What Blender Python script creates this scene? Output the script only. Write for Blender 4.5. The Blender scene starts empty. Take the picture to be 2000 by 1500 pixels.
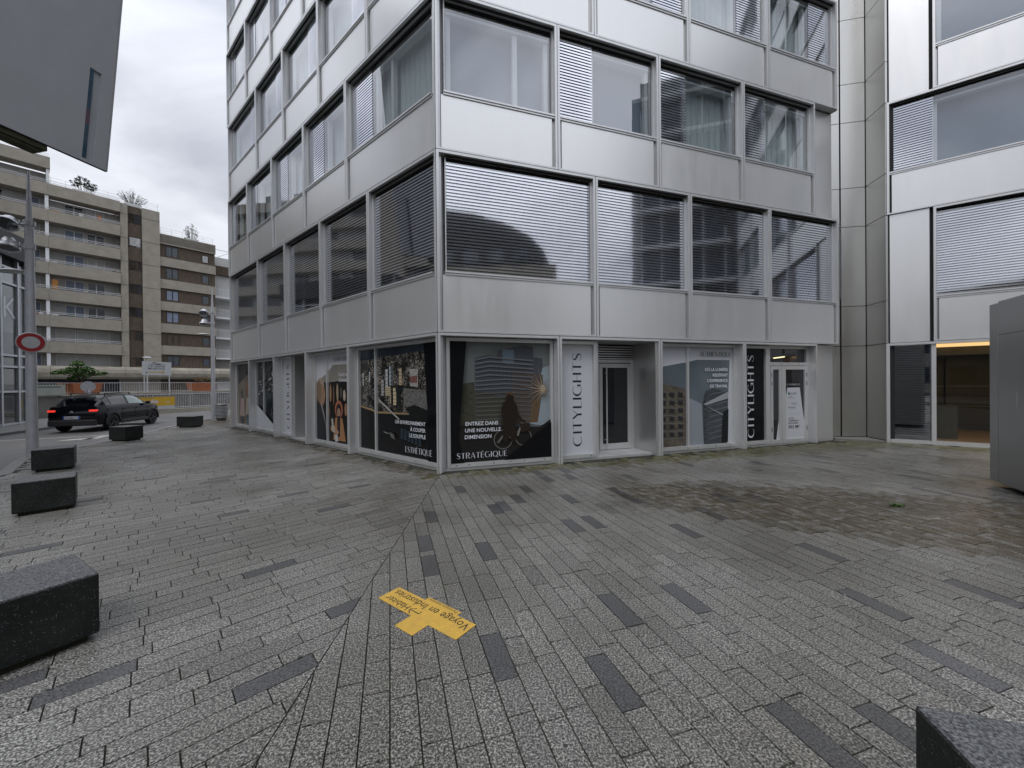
import bpy, bmesh, math, random
from math import radians as R_, sin, cos, pi, sqrt, atan2, degrees
from mathutils import Vector, Matrix

SC = bpy.context.scene
COL = SC.collection
rnd = random.Random(7)

# ------------------------------------------------------------------ camera
cam_d = bpy.data.cameras.new('camera')
cam = bpy.data.objects.new('camera', cam_d); COL.objects.link(cam)
pit, rol = R_(-0.249), R_(-0.534)
fw = Vector((0, cos(pit), sin(pit))); rt = Vector((1, 0, 0)); up = rt.cross(fw)
RX = cos(rol)*rt + sin(rol)*up; UX = -sin(rol)*rt + cos(rol)*up
m3 = Matrix((RX, UX, -fw)).transposed()
cam.matrix_world = Matrix.Translation((0, 0, 1.7)) @ m3.to_4x4()
cam_d.sensor_width = 36; cam_d.lens = 36*765.7/2000
cam_d.clip_start = 0.05; cam_d.clip_end = 3000
SC.camera = cam

# ------------------------------------------------------------------ world, sun, exposure
SUN_EL, SUN_AZ = R_(55), R_(200)
w = bpy.data.worlds.new('World'); SC.world = w; w.use_nodes = True
nt = w.node_tree; nt.nodes.clear()
def N(nt, t, **k):
    n = nt.nodes.new(t)
    for a, b in k.items(): setattr(n, a, b)
    return n
out = N(nt, 'ShaderNodeOutputWorld'); bg = N(nt, 'ShaderNodeBackground')
sky = N(nt, 'ShaderNodeTexSky', sky_type='NISHITA'); sky.sun_disc = False
sky.sun_elevation = SUN_EL; sky.sun_rotation = SUN_AZ
sc_ = N(nt, 'ShaderNodeVectorMath', operation='SCALE'); sc_.inputs['Scale'].default_value = 0.8
tc = N(nt, 'ShaderNodeTexCoord'); mp = N(nt, 'ShaderNodeMapping')
mp.inputs['Scale'].default_value = (1.3, 1.3, 2.2); mp.inputs['Rotation'].default_value = (0.2, 0.7, 0.4)
nz = N(nt, 'ShaderNodeTexNoise'); nz.inputs['Scale'].default_value = 1.7; nz.inputs['Detail'].default_value = 6
nz.inputs['Roughness'].default_value = 0.5; nz.inputs['Distortion'].default_value = 0.5
rp = N(nt, 'ShaderNodeValToRGB')
rp.color_ramp.elements[0].position = 0.40; rp.color_ramp.elements[0].color = (3.3, 3.45, 3.85, 1)
rp.color_ramp.elements[1].position = 0.60; rp.color_ramp.elements[1].color = (6.0, 6.15, 6.6, 1)
mx = N(nt, 'ShaderNodeMix', data_type='RGBA'); mx.inputs[0].default_value = 0.92
L = nt.links.new
L(tc.outputs['Generated'], mp.inputs[0]); L(mp.outputs[0], nz.inputs[0]); L(nz.outputs[0], rp.inputs[0])
L(sky.outputs[0], sc_.inputs[0]); L(sc_.outputs[0], mx.inputs[6]); L(rp.outputs[0], mx.inputs[7])
# overcast sky: the zenith is brighter than the horizon
sz_ = N(nt, 'ShaderNodeSeparateXYZ'); L(tc.outputs['Generated'], sz_.inputs[0])
mrz = N(nt, 'ShaderNodeMapRange'); mrz.inputs[1].default_value = 0.0; mrz.inputs[2].default_value = 1.0; mrz.inputs[3].default_value = 0.80; mrz.inputs[4].default_value = 2.9
sq_ = N(nt, 'ShaderNodeMath', operation='MULTIPLY'); L(sz_.outputs[2], sq_.inputs[0]); L(sz_.outputs[2], sq_.inputs[1]); L(sq_.outputs[0], mrz.inputs[0])
gz = N(nt, 'ShaderNodeVectorMath', operation='SCALE'); L(mx.outputs[2], gz.inputs[0]); L(mrz.outputs[0], gz.inputs['Scale'])
L(gz.outputs[0], bg.inputs[0]); bg.inputs[1].default_value = 0.10; L(bg.outputs[0], out.inputs[0])

sd = bpy.data.lights.new('sun', 'SUN'); sd.energy = 0.6; sd.angle = R_(25); sd.color = (1, 0.97, 0.93)
so = bpy.data.objects.new('sun', sd); COL.objects.link(so)
sv = Vector((sin(SUN_AZ)*cos(SUN_EL), cos(SUN_AZ)*cos(SUN_EL), sin(SUN_EL)))
so.rotation_euler = (-sv).to_track_quat('-Z', 'Y').to_euler(); so.location = (0, -20, 60)

SC.view_settings.view_transform = 'Standard'; SC.view_settings.look = 'None'
SC.view_settings.exposure = 0.62; SC.view_settings.gamma = 1
SC.render.engine = 'CYCLES'
SC.cycles.sample_clamp_indirect = 4; SC.cycles.caustics_reflective = False; SC.cycles.caustics_refractive = False; SC.cycles.blur_glossy = 0.5
SC.cycles.max_bounces = 10; SC.cycles.transparent_max_bounces = 16
try: SC.cycles.use_denoising = True
except Exception: pass

# ------------------------------------------------------------------ materials
def mat(name, col, rough=0.6, metal=0.0, var=0.0, vscale=6.0, bump=0.0, bscale=40.0, col2=None,
        spec=0.5, stretch=None, emit=None, estr=0.0, rvar=0.0, detail=5):
    m = bpy.data.materials.new(name); m.use_nodes = True
    t = m.node_tree; b = t.nodes['Principled BSDF']; l = t.links.new
    c = tuple(col)+(1,)
    b.inputs['Base Color'].default_value = c; b.inputs['Roughness'].default_value = rough
    b.inputs['Metallic'].default_value = metal; b.inputs['Specular IOR Level'].default_value = spec
    if emit: b.inputs['Emission Color'].default_value = tuple(emit)+(1,); b.inputs['Emission Strength'].default_value = estr
    tcn = N(t, 'ShaderNodeTexCoord'); src = tcn.outputs['Object']
    if stretch:
        mpn = N(t, 'ShaderNodeMapping'); mpn.inputs['Scale'].default_value = stretch; l(src, mpn.inputs[0]); src = mpn.outputs[0]
    if var or col2 or rvar:
        n = N(t, 'ShaderNodeTexNoise'); n.inputs['Scale'].default_value = vscale; n.inputs['Detail'].default_value = detail
        n.inputs['Roughness'].default_value = 0.65; l(src, n.inputs[0])
        r = N(t, 'ShaderNodeValToRGB'); r.color_ramp.elements[0].position = 0.3; r.color_ramp.elements[1].position = 0.7
        r.color_ramp.elements[0].color = (tuple(col2)+(1,)) if col2 else tuple(x*(1-var) for x in col)+(1,)
        r.color_ramp.elements[1].color = c if col2 else tuple(min(1, x*(1+var)) for x in col)+(1,)
        l(n.outputs[0], r.inputs[0])
        if var or col2: l(r.outputs[0], b.inputs['Base Color'])
        if rvar:
            mr = N(t, 'ShaderNodeMapRange'); mr.inputs[1].default_value = .3; mr.inputs[2].default_value = .7
            mr.inputs[3].default_value = max(0, rough-rvar); mr.inputs[4].default_value = rough+rvar
            l(n.outputs[0], mr.inputs[0]); l(mr.outputs[0], b.inputs['Roughness'])
    if bump:
        n2 = N(t, 'ShaderNodeTexNoise'); n2.inputs['Scale'].default_value = bscale; n2.inputs['Detail'].default_value = 4; l(src, n2.inputs[0])
        bm = N(t, 'ShaderNodeBump'); bm.inputs['Strength'].default_value = bump; bm.inputs['Distance'].default_value = 0.02
        l(n2.outputs[0], bm.inputs['Height']); l(bm.outputs[0], b.inputs['Normal'])
    return m

def glassmat(name, f0=.1, tint=(.8, .86, .86)):
    m = bpy.data.materials.new(name); m.use_nodes = True; t = m.node_tree; t.nodes.clear(); l = t.links.new
    o = N(t, 'ShaderNodeOutputMaterial'); mi = N(t, 'ShaderNodeMixShader'); tr = N(t, 'ShaderNodeBsdfTransparent')
    gl = N(t, 'ShaderNodeBsdfGlossy'); gl.inputs['Roughness'].default_value = 0.0; lw_ = N(t, 'ShaderNodeLayerWeight'); lw_.inputs[0].default_value = .5
    pw_ = N(t, 'ShaderNodeMath', operation='POWER'); pw_.inputs[1].default_value = 4.0; l(lw_.outputs['Facing'], pw_.inputs[0])
    fr = N(t, 'ShaderNodeMapRange'); fr.inputs[3].default_value = f0; fr.inputs[4].default_value = 1.0; l(pw_.outputs[0], fr.inputs[0])
    tr.inputs[0].default_value = tint+(1,); gl.inputs[0].default_value = (.97, .98, 1, 1)
    nn = N(t, 'ShaderNodeTexNoise'); nn.inputs['Scale'].default_value = 0.7; bm = N(t, 'ShaderNodeBump')
    bm.inputs['Strength'].default_value = 0.03; bm.inputs['Distance'].default_value = 0.04
    tcn = N(t, 'ShaderNodeTexCoord'); l(tcn.outputs['Object'], nn.inputs[0]); l(nn.outputs[0], bm.inputs['Height']); l(bm.outputs[0], gl.inputs['Normal'])
    l(fr.outputs[0], mi.inputs[0]); l(tr.outputs[0], mi.inputs[1]); l(gl.outputs[0], mi.inputs[2]); l(mi.outputs[0], o.inputs[0])
    return m

M = {}
M['panel'] = mat('aluminium_panel', (.775, .775, .77), .32, .66, var=.018, vscale=2.2, rvar=.035, bump=.02, bscale=.35, stretch=(1.6, 1.6, .3))
M['panelB'] = mat('aluminium_panel_dull', (.56, .56, .555), .34, .75, var=.05, vscale=.9, rvar=.06, stretch=(1, 1, .4))
M['steel'] = mat('stainless_panel', (.60, .595, .57), .33, 1.0, var=.035, vscale=1.1, bump=.03, bscale=.9, rvar=.07, stretch=(1, 1, .5))
M['steel_dark'] = mat('steel_cladding', (.42, .42, .42), .34, .9, var=.06, vscale=1.5, rvar=.06)
M['frame'] = mat('aluminium_frame', (.68, .685, .69), .34, .5, var=.06, vscale=2, stretch=(1, 1, .3))
M['slat'] = mat('louvre_metal', (.74, .76, .82), .06, .92, var=.05, vscale=4)
M['black'] = mat('shadow_gap', (.012, .012, .013), .8)
M['darkglass'] = mat('dark_glass', (.012, .014, .018), .03, 0, spec=1.0)
M['glass'] = glassmat('window_glass', .23, (.85, .90, .92))
M['glassF1'] = glassmat('window_glass_dark', .30, (.5, .55, .58))
M['shopglass'] = glassmat('shop_glass', .04, (.9, .92, .92))
M['curtain'] = mat('white_curtain', (.55, .60, .60), .9, var=.14, vscale=6, stretch=(6, 6, .3))
M['bluecurtain'] = mat('grey_blue_blind', (.17, .22, .29), .9, var=.06, vscale=1)
M['interior'] = mat('dark_interior', (.035, .037, .042), .9, var=.3, vscale=2)
M['white'] = mat('white_paint', (.72, .73, .74), .5, var=.05)
M['asphalt'] = mat('asphalt', (.115, .112, .108), .62, var=.22, vscale=1.2, bump=.3, bscale=180, detail=10)
M['kerb'] = mat('kerb_granite', (.17, .168, .16), .6, var=.25, vscale=60, bump=.15)
M['mortar'] = mat('joint_sand', (.030, .031, .019), .95, var=.4, vscale=5)
M['concrete'] = mat('beige_concrete', (.31, .285, .24), .85, var=.14, vscale=1.3, bump=.4, bscale=25, detail=9)
M['concrete_pale'] = mat('pale_concrete', (.46, .425, .35), .85, col2=(.27, .245, .20), vscale=1.1, bump=.3, bscale=20, detail=9)
M['concrete_grey'] = mat('grey_concrete', (.20, .195, .18), .85, var=.25, vscale=1.6, bump=.3, bscale=20, detail=9)
M['brown'] = mat('brown_ribbed_concrete', (.090, .068, .050), .9, var=.4, vscale=14, stretch=(1, 1, .12), bump=.5, bscale=30)
M['stucco'] = mat('pale_grey_render', (.50, .50, .485), .85, var=.07, vscale=1.5)
M['wpane'] = mat('window_pane_far', (.03, .04, .055), .06, 0, spec=.9)
M['wcurt'] = mat('far_curtain', (.20, .24, .32), .5, var=.3, vscale=3, stretch=(4, 4, 1))
M['granite'] = None
M['yellow'] = mat('yellow_sticker', (.68, .42, .07), .5, col2=(.52, .33, .07), vscale=13, detail=10, bump=.25, bscale=60)
M['ink'] = mat('black_ink', (.012, .012, .014), .45)
M['pwhite'] = mat('print_white', (.55, .565, .60), .3)
M['pwhite2'] = mat('print_offwhite', (.62, .64, .70), .35)
M['pblack'] = mat('print_black', (.007, .0075, .009), .10, spec=.16)
M['red'] = mat('sign_red', (.33, .012, .015), .35)
M['signwhite'] = mat('sign_white', (.50, .51, .52), .35, var=.04)
M['galv'] = mat('galvanised_steel', (.52, .53, .56), .42, .5, var=.08, vscale=9, rvar=.08)
M['terracotta'] = mat('terracotta', (.36, .125, .055), .8, var=.15, vscale=5)
M['leaf'] = mat('green_leaf', (.085, .17, .028), .5, col2=(.03, .075, .012), vscale=2.5)
M['leafdark'] = mat('dark_leaf', (.035, .055, .022), .6, col2=(.015, .025, .012), vscale=3)
M['leafpale'] = mat('silver_leaf', (.20, .20, .13), .6, col2=(.05, .05, .03), vscale=4)
M['leaforange'] = mat('autumn_leaf', (.20, .12, .04), .6, col2=(.07, .05, .02), vscale=4)
M['bark'] = mat('bark', (.07, .05, .035), .9, var=.3, vscale=20)
M['carpaint'] = mat('black_car_paint', (.003, .0035, .006), .06, .0, spec=.30)
M['carplastic'] = mat('black_car_plastic', (.012, .012, .013), .55)
M['carglass'] = mat('car_glass', (.012, .014, .018), .02, 0, spec=1.0)
M['carglass_clear'] = mat('car_glass_front', (.30, .38, .37), .05, 0, spec=.8)
M['tyre'] = mat('tyre_rubber', (.014, .014, .014), .85)
M['rim'] = mat('dark_alloy_rim', (.05, .05, .055), .35, .7)
M['taillight'] = mat('tail_light_lens', (.45, .01, .01), .2, emit=(1, .05, .03), estr=.5)
M['plate'] = mat('number_plate', (.55, .57, .62), .4)
M['plateblue'] = mat('plate_blue', (.02, .06, .35), .4)
M['roadpaint'] = mat('road_paint', (.50, .49, .46), .6, col2=(.28, .27, .26), vscale=9)
M['banner'] = mat('banner_yellow', (.62, .38, .03), .6, var=.05)
M['bluedoor'] = mat('blue_door', (.035, .075, .17), .5, var=.1)
M['lampglow'] = mat('warm_cove_light', (.9, .6, .25), .5, emit=(1, .62, .26), estr=.75)
M['spotglow'] = mat('spot_light', (.9, .8, .6), .5, emit=(1, .8, .5), estr=5)
M['tubeglow'] = mat('tube_light', (.9, .8, .5), .5, emit=(1, .86, .50), estr=.75)
M['lobbywall'] = mat('lobby_wall', (.05, .046, .03), .5, var=.15, vscale=1.5)
M['lobbyfloor'] = mat('lobby_floor', (.24, .15, .07), .3, var=.3, vscale=2, stretch=(1, 6, 1))
M['mossy'] = mat('mossy_soffit', (.07, .07, .035), .9, col2=(.02, .02, .014), vscale=5)
M['greysurf'] = mat('pale_grey_cladding', (.40, .41, .425), .55, .0, var=.05, vscale=2.2, detail=12, bump=.03, bscale=2)
M['blueslot'] = mat('slot_glass', (.012, .022, .05), .1, col2=(.03, .10, .15), vscale=1.2)
M['redslot'] = mat('slot_red', (.16, .03, .03), .2, col2=(.02, .04, .09), vscale=3)
M['bin'] = mat('bin_metal', (.16, .165, .16), .5, .5, var=.3, vscale=20)
M['awood'] = mat('orange_wood', (.42, .19, .05), .7)

def granite_mat():
    m = mat('dark_granite', (.014, .0165, .0155), .45, spec=.3, var=.5, vscale=3.5, rvar=.12, bump=.12, bscale=70)
    t = m.node_tree; b = t.nodes['Principled BSDF']; l = t.links.new
    tcn = N(t, 'ShaderNodeTexCoord'); geo = N(t, 'ShaderNodeNewGeometry')
    v = N(t, 'ShaderNodeTexVoronoi'); v.inputs['Scale'].default_value = 85; l(tcn.outputs['Object'], v.inputs[0])
    r = N(t, 'ShaderNodeValToRGB'); r.color_ramp.elements[0].position = .10; r.color_ramp.elements[0].color = (.26, .27, .27, 1)
    r.color_ramp.elements[1].position = .30; r.color_ramp.elements[1].color = (0, 0, 0, 1); l(v.outputs['Distance'], r.inputs[0])
    n = N(t, 'ShaderNodeTexNoise'); n.inputs['Scale'].default_value = 30; n.inputs['Detail'].default_value = 8; l(tcn.outputs['Object'], n.inputs[0])
    r2 = N(t, 'ShaderNodeValToRGB'); r2.color_ramp.elements[0].position = .45; r2.color_ramp.elements[0].color = (0, 0, 0, 1)
    r2.color_ramp.elements[1].position = .70; r2.color_ramp.elements[1].color = (1, 1, 1, 1); l(n.outputs[0], r2.inputs[0])
    mm = N(t, 'ShaderNodeMix', data_type='RGBA', blend_type='MULTIPLY'); mm.inputs[0].default_value = 1
    l(r.outputs[0], mm.inputs[6]); l(r2.outputs[0], mm.inputs[7])
    # paler speckled colour mixed in on upward faces
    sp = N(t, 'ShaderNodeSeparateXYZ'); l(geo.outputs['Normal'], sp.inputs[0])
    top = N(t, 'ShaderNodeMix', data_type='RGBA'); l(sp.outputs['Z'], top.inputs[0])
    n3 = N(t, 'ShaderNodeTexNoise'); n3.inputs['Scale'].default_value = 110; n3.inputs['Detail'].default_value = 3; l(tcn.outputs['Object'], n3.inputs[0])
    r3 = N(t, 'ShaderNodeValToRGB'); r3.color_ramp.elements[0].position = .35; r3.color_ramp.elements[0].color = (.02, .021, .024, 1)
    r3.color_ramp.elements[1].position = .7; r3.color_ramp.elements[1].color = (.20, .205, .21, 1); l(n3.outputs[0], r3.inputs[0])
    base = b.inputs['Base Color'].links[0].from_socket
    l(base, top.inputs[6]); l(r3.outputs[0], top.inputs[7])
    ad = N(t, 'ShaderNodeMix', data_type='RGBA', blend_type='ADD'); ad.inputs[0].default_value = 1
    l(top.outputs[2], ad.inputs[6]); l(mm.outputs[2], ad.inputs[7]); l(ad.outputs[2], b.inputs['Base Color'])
    return m
M['granite'] = granite_mat()

def paver_mat():
    m = bpy.data.materials.new('granite_pavers'); m.use_nodes = True
    t = m.node_tree; b = t.nodes['Principled BSDF']; l = t.links.new
    geo = N(t, 'ShaderNodeNewGeometry'); P = geo.outputs['Position']
    at = N(t, 'ShaderNodeAttribute', attribute_name='tone')
    # coarse salt-and-pepper grain
    n1 = N(t, 'ShaderNodeTexNoise'); n1.inputs['Scale'].default_value = 90; n1.inputs['Detail'].default_value = 3.0; n1.inputs['Roughness'].default_value = .75
    l(P, n1.inputs[0])
    r1 = N(t, 'ShaderNodeValToRGB'); e = r1.color_ramp.elements
    e[0].position = .38; e[0].color = (.020, .020, .0195, 1); e[1].position = .62; e[1].color = (.50, .49, .46, 1)
    k = r1.color_ramp.elements.new(.50); k.color = (.130, .128, .119, 1)
    l(n1.outputs[0], r1.inputs[0])
    r1d = N(t, 'ShaderNodeValToRGB'); e = r1d.color_ramp.elements
    e[0].position = .38; e[0].color = (.022, .022, .024, 1); e[1].position = .70; e[1].color = (.20, .20, .205, 1)
    l(n1.outputs[0], r1d.inputs[0])
    sx = N(t, 'ShaderNodeSeparateColor'); l(at.outputs['Color'], sx.inputs[0])
    mxd = N(t, 'ShaderNodeMix', data_type='RGBA'); l(sx.outputs[1], mxd.inputs[0]); l(r1.outputs[0], mxd.inputs[6]); l(r1d.outputs[0], mxd.inputs[7])
    tone = N(t, 'ShaderNodeMix', data_type='RGBA', blend_type='MULTIPLY'); tone.inputs[0].default_value = 1
    cmb = N(t, 'ShaderNodeCombineColor'); l(sx.outputs[0], cmb.inputs[0]); l(sx.outputs[0], cmb.inputs[1]); l(sx.outputs[0], cmb.inputs[2])
    l(mxd.outputs[2], tone.inputs[6]); l(cmb.outputs[0], tone.inputs[7])
    # medium dirt
    n2 = N(t, 'ShaderNodeTexNoise'); n2.inputs['Scale'].default_value = .9; n2.inputs['Detail'].default_value = 7; l(P, n2.inputs[0])
    r2 = N(t, 'ShaderNodeValToRGB'); r2.color_ramp.elements[0].position = .3; r2.color_ramp.elements[0].color = (.74, .73, .70, 1)
    r2.color_ramp.elements[1].position = .7; r2.color_ramp.elements[1].color = (1.08, 1.08, 1.09, 1); l(n2.outputs[0], r2.inputs[0])
    m2 = N(t, 'ShaderNodeMix', data_type='RGBA', blend_type='MULTIPLY'); m2.inputs[0].default_value = 1
    l(tone.outputs[2], m2.inputs[6]); l(r2.outputs[0], m2.inputs[7])
    # moss band along the wall + brown damp patch (attribute blue = moss amount, alpha unused)
    mb = N(t, 'ShaderNodeTexNoise'); mb.inputs['Scale'].default_value = 7; mb.inputs['Detail'].default_value = 10; mb.inputs['Roughness'].default_value = .7; l(P, mb.inputs[0])
    mr = N(t, 'ShaderNodeMapRange'); mr.inputs[1].default_value = .40; mr.inputs[2].default_value = .60; l(mb.outputs[0], mr.inputs[0])
    at2 = N(t, 'ShaderNodeAttribute', attribute_name='stain'); s2 = N(t, 'ShaderNodeSeparateColor'); l(at2.outputs['Color'], s2.inputs[0])
    def stain(prev, sock, colr, gain):
        ml = N(t, 'ShaderNodeMath', operation='MULTIPLY'); l(sock, ml.inputs[0]); l(mr.outputs[0], ml.inputs[1])
        ad = N(t, 'ShaderNodeMath', operation='MULTIPLY'); ad.use_clamp = True; l(ml.outputs[0], ad.inputs[0]); ad.inputs[1].default_value = gain
        x = N(t, 'ShaderNodeMix', data_type='RGBA', blend_type='MULTIPLY'); l(ad.outputs[0], x.inputs[0]); l(prev, x.inputs[6]); x.inputs[7].default_value = colr
        return x.outputs[2]
    # gum spots, leaf bits
    vg = N(t, 'ShaderNodeTexVoronoi'); vg.inputs['Scale'].default_value = 3.2; l(P, vg.inputs[0])
    def spots(prev, lo_, hi_, chan, colr):
        a1 = N(t, 'ShaderNodeMath', operation='LESS_THAN'); l(vg.outputs['Distance'], a1.inputs[0]); a1.inputs[1].default_value = lo_
        sc2 = N(t, 'ShaderNodeSeparateColor'); l(vg.outputs['Color'], sc2.inputs[0])
        a2 = N(t, 'ShaderNodeMath', operation='GREATER_THAN'); l(sc2.outputs[chan], a2.inputs[0]); a2.inputs[1].default_value = hi_
        a3 = N(t, 'ShaderNodeMath', operation='MULTIPLY'); l(a1.outputs[0], a3.inputs[0]); l(a2.outputs[0], a3.inputs[1])
        x = N(t, 'ShaderNodeMix', data_type='RGBA'); l(a3.outputs[0], x.inputs[0]); l(prev, x.inputs[6]); x.inputs[7].default_value = colr
        return x.outputs[2]
    m2o = spots(m2.outputs[2], .045, .72, 0, (.03, .03, .028, 1))
    m2o = spots(m2o, .022, .80, 1, (.55, .53, .45, 1))
    # broad tonal drift
    nb = N(t, 'ShaderNodeTexNoise'); nb.inputs['Scale'].default_value = .35; nb.inputs['Detail'].default_value = 3; l(P, nb.inputs[0])
    rb = N(t, 'ShaderNodeValToRGB'); rb.color_ramp.elements[0].position = .38; rb.color_ramp.elements[0].color = (.80, .79, .755, 1)
    rb.color_ramp.elements[1].position = .62; rb.color_ramp.elements[1].color = (1.06, 1.06, 1.05, 1); l(nb.outputs[0], rb.inputs[0])
    mb2 = N(t, 'ShaderNodeMix', data_type='RGBA', blend_type='MULTIPLY'); mb2.inputs[0].default_value = 1; l(m2o, mb2.inputs[6]); l(rb.outputs[0], mb2.inputs[7])
    c = stain(mb2.outputs[2], s2.outputs[0], (.48, .46, .14, 1), 2.4)
    c = stain(c, s2.outputs[1], (.42, .35, .24, 1), 2.4)
    l(c, b.inputs['Base Color'])
    rr = N(t, 'ShaderNodeMapRange'); rr.inputs[1].default_value = .3; rr.inputs[2].default_value = .7; rr.inputs[3].default_value = .28; rr.inputs[4].default_value = .50
    l(n2.outputs[0], rr.inputs[0]); l(rr.outputs[0], b.inputs['Roughness'])
    bm = N(t, 'ShaderNodeBump'); bm.inputs['Strength'].default_value = .35; bm.inputs['Distance'].default_value = .004
    l(n1.outputs[0], bm.inputs['Height']); l(bm.outputs[0], b.inputs['Normal'])
    return m
M['paver'] = paver_mat()

def city_mat():
    m = bpy.data.materials.new('print_city_roofs'); m.use_nodes = True
    t = m.node_tree; b = t.nodes['Principled BSDF']; l = t.links.new
    tcn = N(t, 'ShaderNodeTexCoord'); mpn = N(t, 'ShaderNodeMapping'); mpn.inputs['Scale'].default_value = (1, 1, 1.25); l(tcn.outputs['Object'], mpn.inputs[0])
    v = N(t, 'ShaderNodeTexVoronoi'); v.inputs['Scale'].default_value = 36; l(mpn.outputs[0], v.inputs[0])
    r = N(t, 'ShaderNodeValToRGB'); e = r.color_ramp.elements; e[0].position = .35; e[0].color = (.02, .022, .024, 1); e[1].position = .95; e[1].color = (.36, .325, .28, 1)
    sp = N(t, 'ShaderNodeSeparateColor'); l(v.outputs['Color'], sp.inputs[0]); l(sp.outputs[0], r.inputs[0])
    n = N(t, 'ShaderNodeTexNoise'); n.inputs['Scale'].default_value = 4.5; n.inputs['Detail'].default_value = 6; l(tcn.outputs['Object'], n.inputs[0])
    r2 = N(t, 'ShaderNodeValToRGB'); r2.color_ramp.elements[0].position = .42; r2.color_ramp.elements[0].color = (.12, .13, .12, 1)
    r2.color_ramp.elements[1].position = .60; r2.color_ramp.elements[1].color = (1, 1, 1, 1); l(n.outputs[0], r2.inputs[0])
    mm = N(t, 'ShaderNodeMix', data_type='RGBA', blend_type='MULTIPLY'); mm.inputs[0].default_value = 1; l(r.outputs[0], mm.inputs[6]); l(r2.outputs[0], mm.inputs[7])
    l(mm.outputs[2], b.inputs['Base Color']); b.inputs['Roughness'].default_value = .2
    return m
M['pcity'] = city_mat()
PR = {}
def pr(c, rough=.14, **k):
    k.setdefault('spec', .16)
    key = (tuple(c), rough, tuple(sorted(k.items())))
    if key not in PR: PR[key] = mat('print_ink_tone', c, rough, **k)
    return PR[key]

# ------------------------------------------------------------------ object helpers
WM = {}
def tag(o, label=None, cat=None, group=None, kind=None):
    if label: o['label'] = label
    if cat: o['category'] = cat
    if group: o['group'] = group
    if kind: o['kind'] = kind
    return o
def thing(name, label, cat, loc=(0, 0, 0), rotz=0.0, group=None):
    o = bpy.data.objects.new(name, None); COL.objects.link(o); o.empty_display_size = .2
    o.location = loc; o.rotation_euler = (0, 0, rotz)
    WM[o.name] = Matrix.Translation(loc) @ Matrix.Rotation(rotz, 4, 'Z')
    return tag(o, label, cat, group)
class Fr:
    def __init__(s, p, ang, n=None):
        s.p = Vector((p[0], p[1])); s.d = Vector((sin(ang), cos(ang)))
        s.n = Vector(n) if n else Vector((-s.d.y, s.d.x))
    def __call__(s, t, r, z):
        q = s.p + s.d*t + s.n*r
        return Vector((q.x, q.y, z))
ID = lambda a, b, c: Vector((a, b, c))
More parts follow.
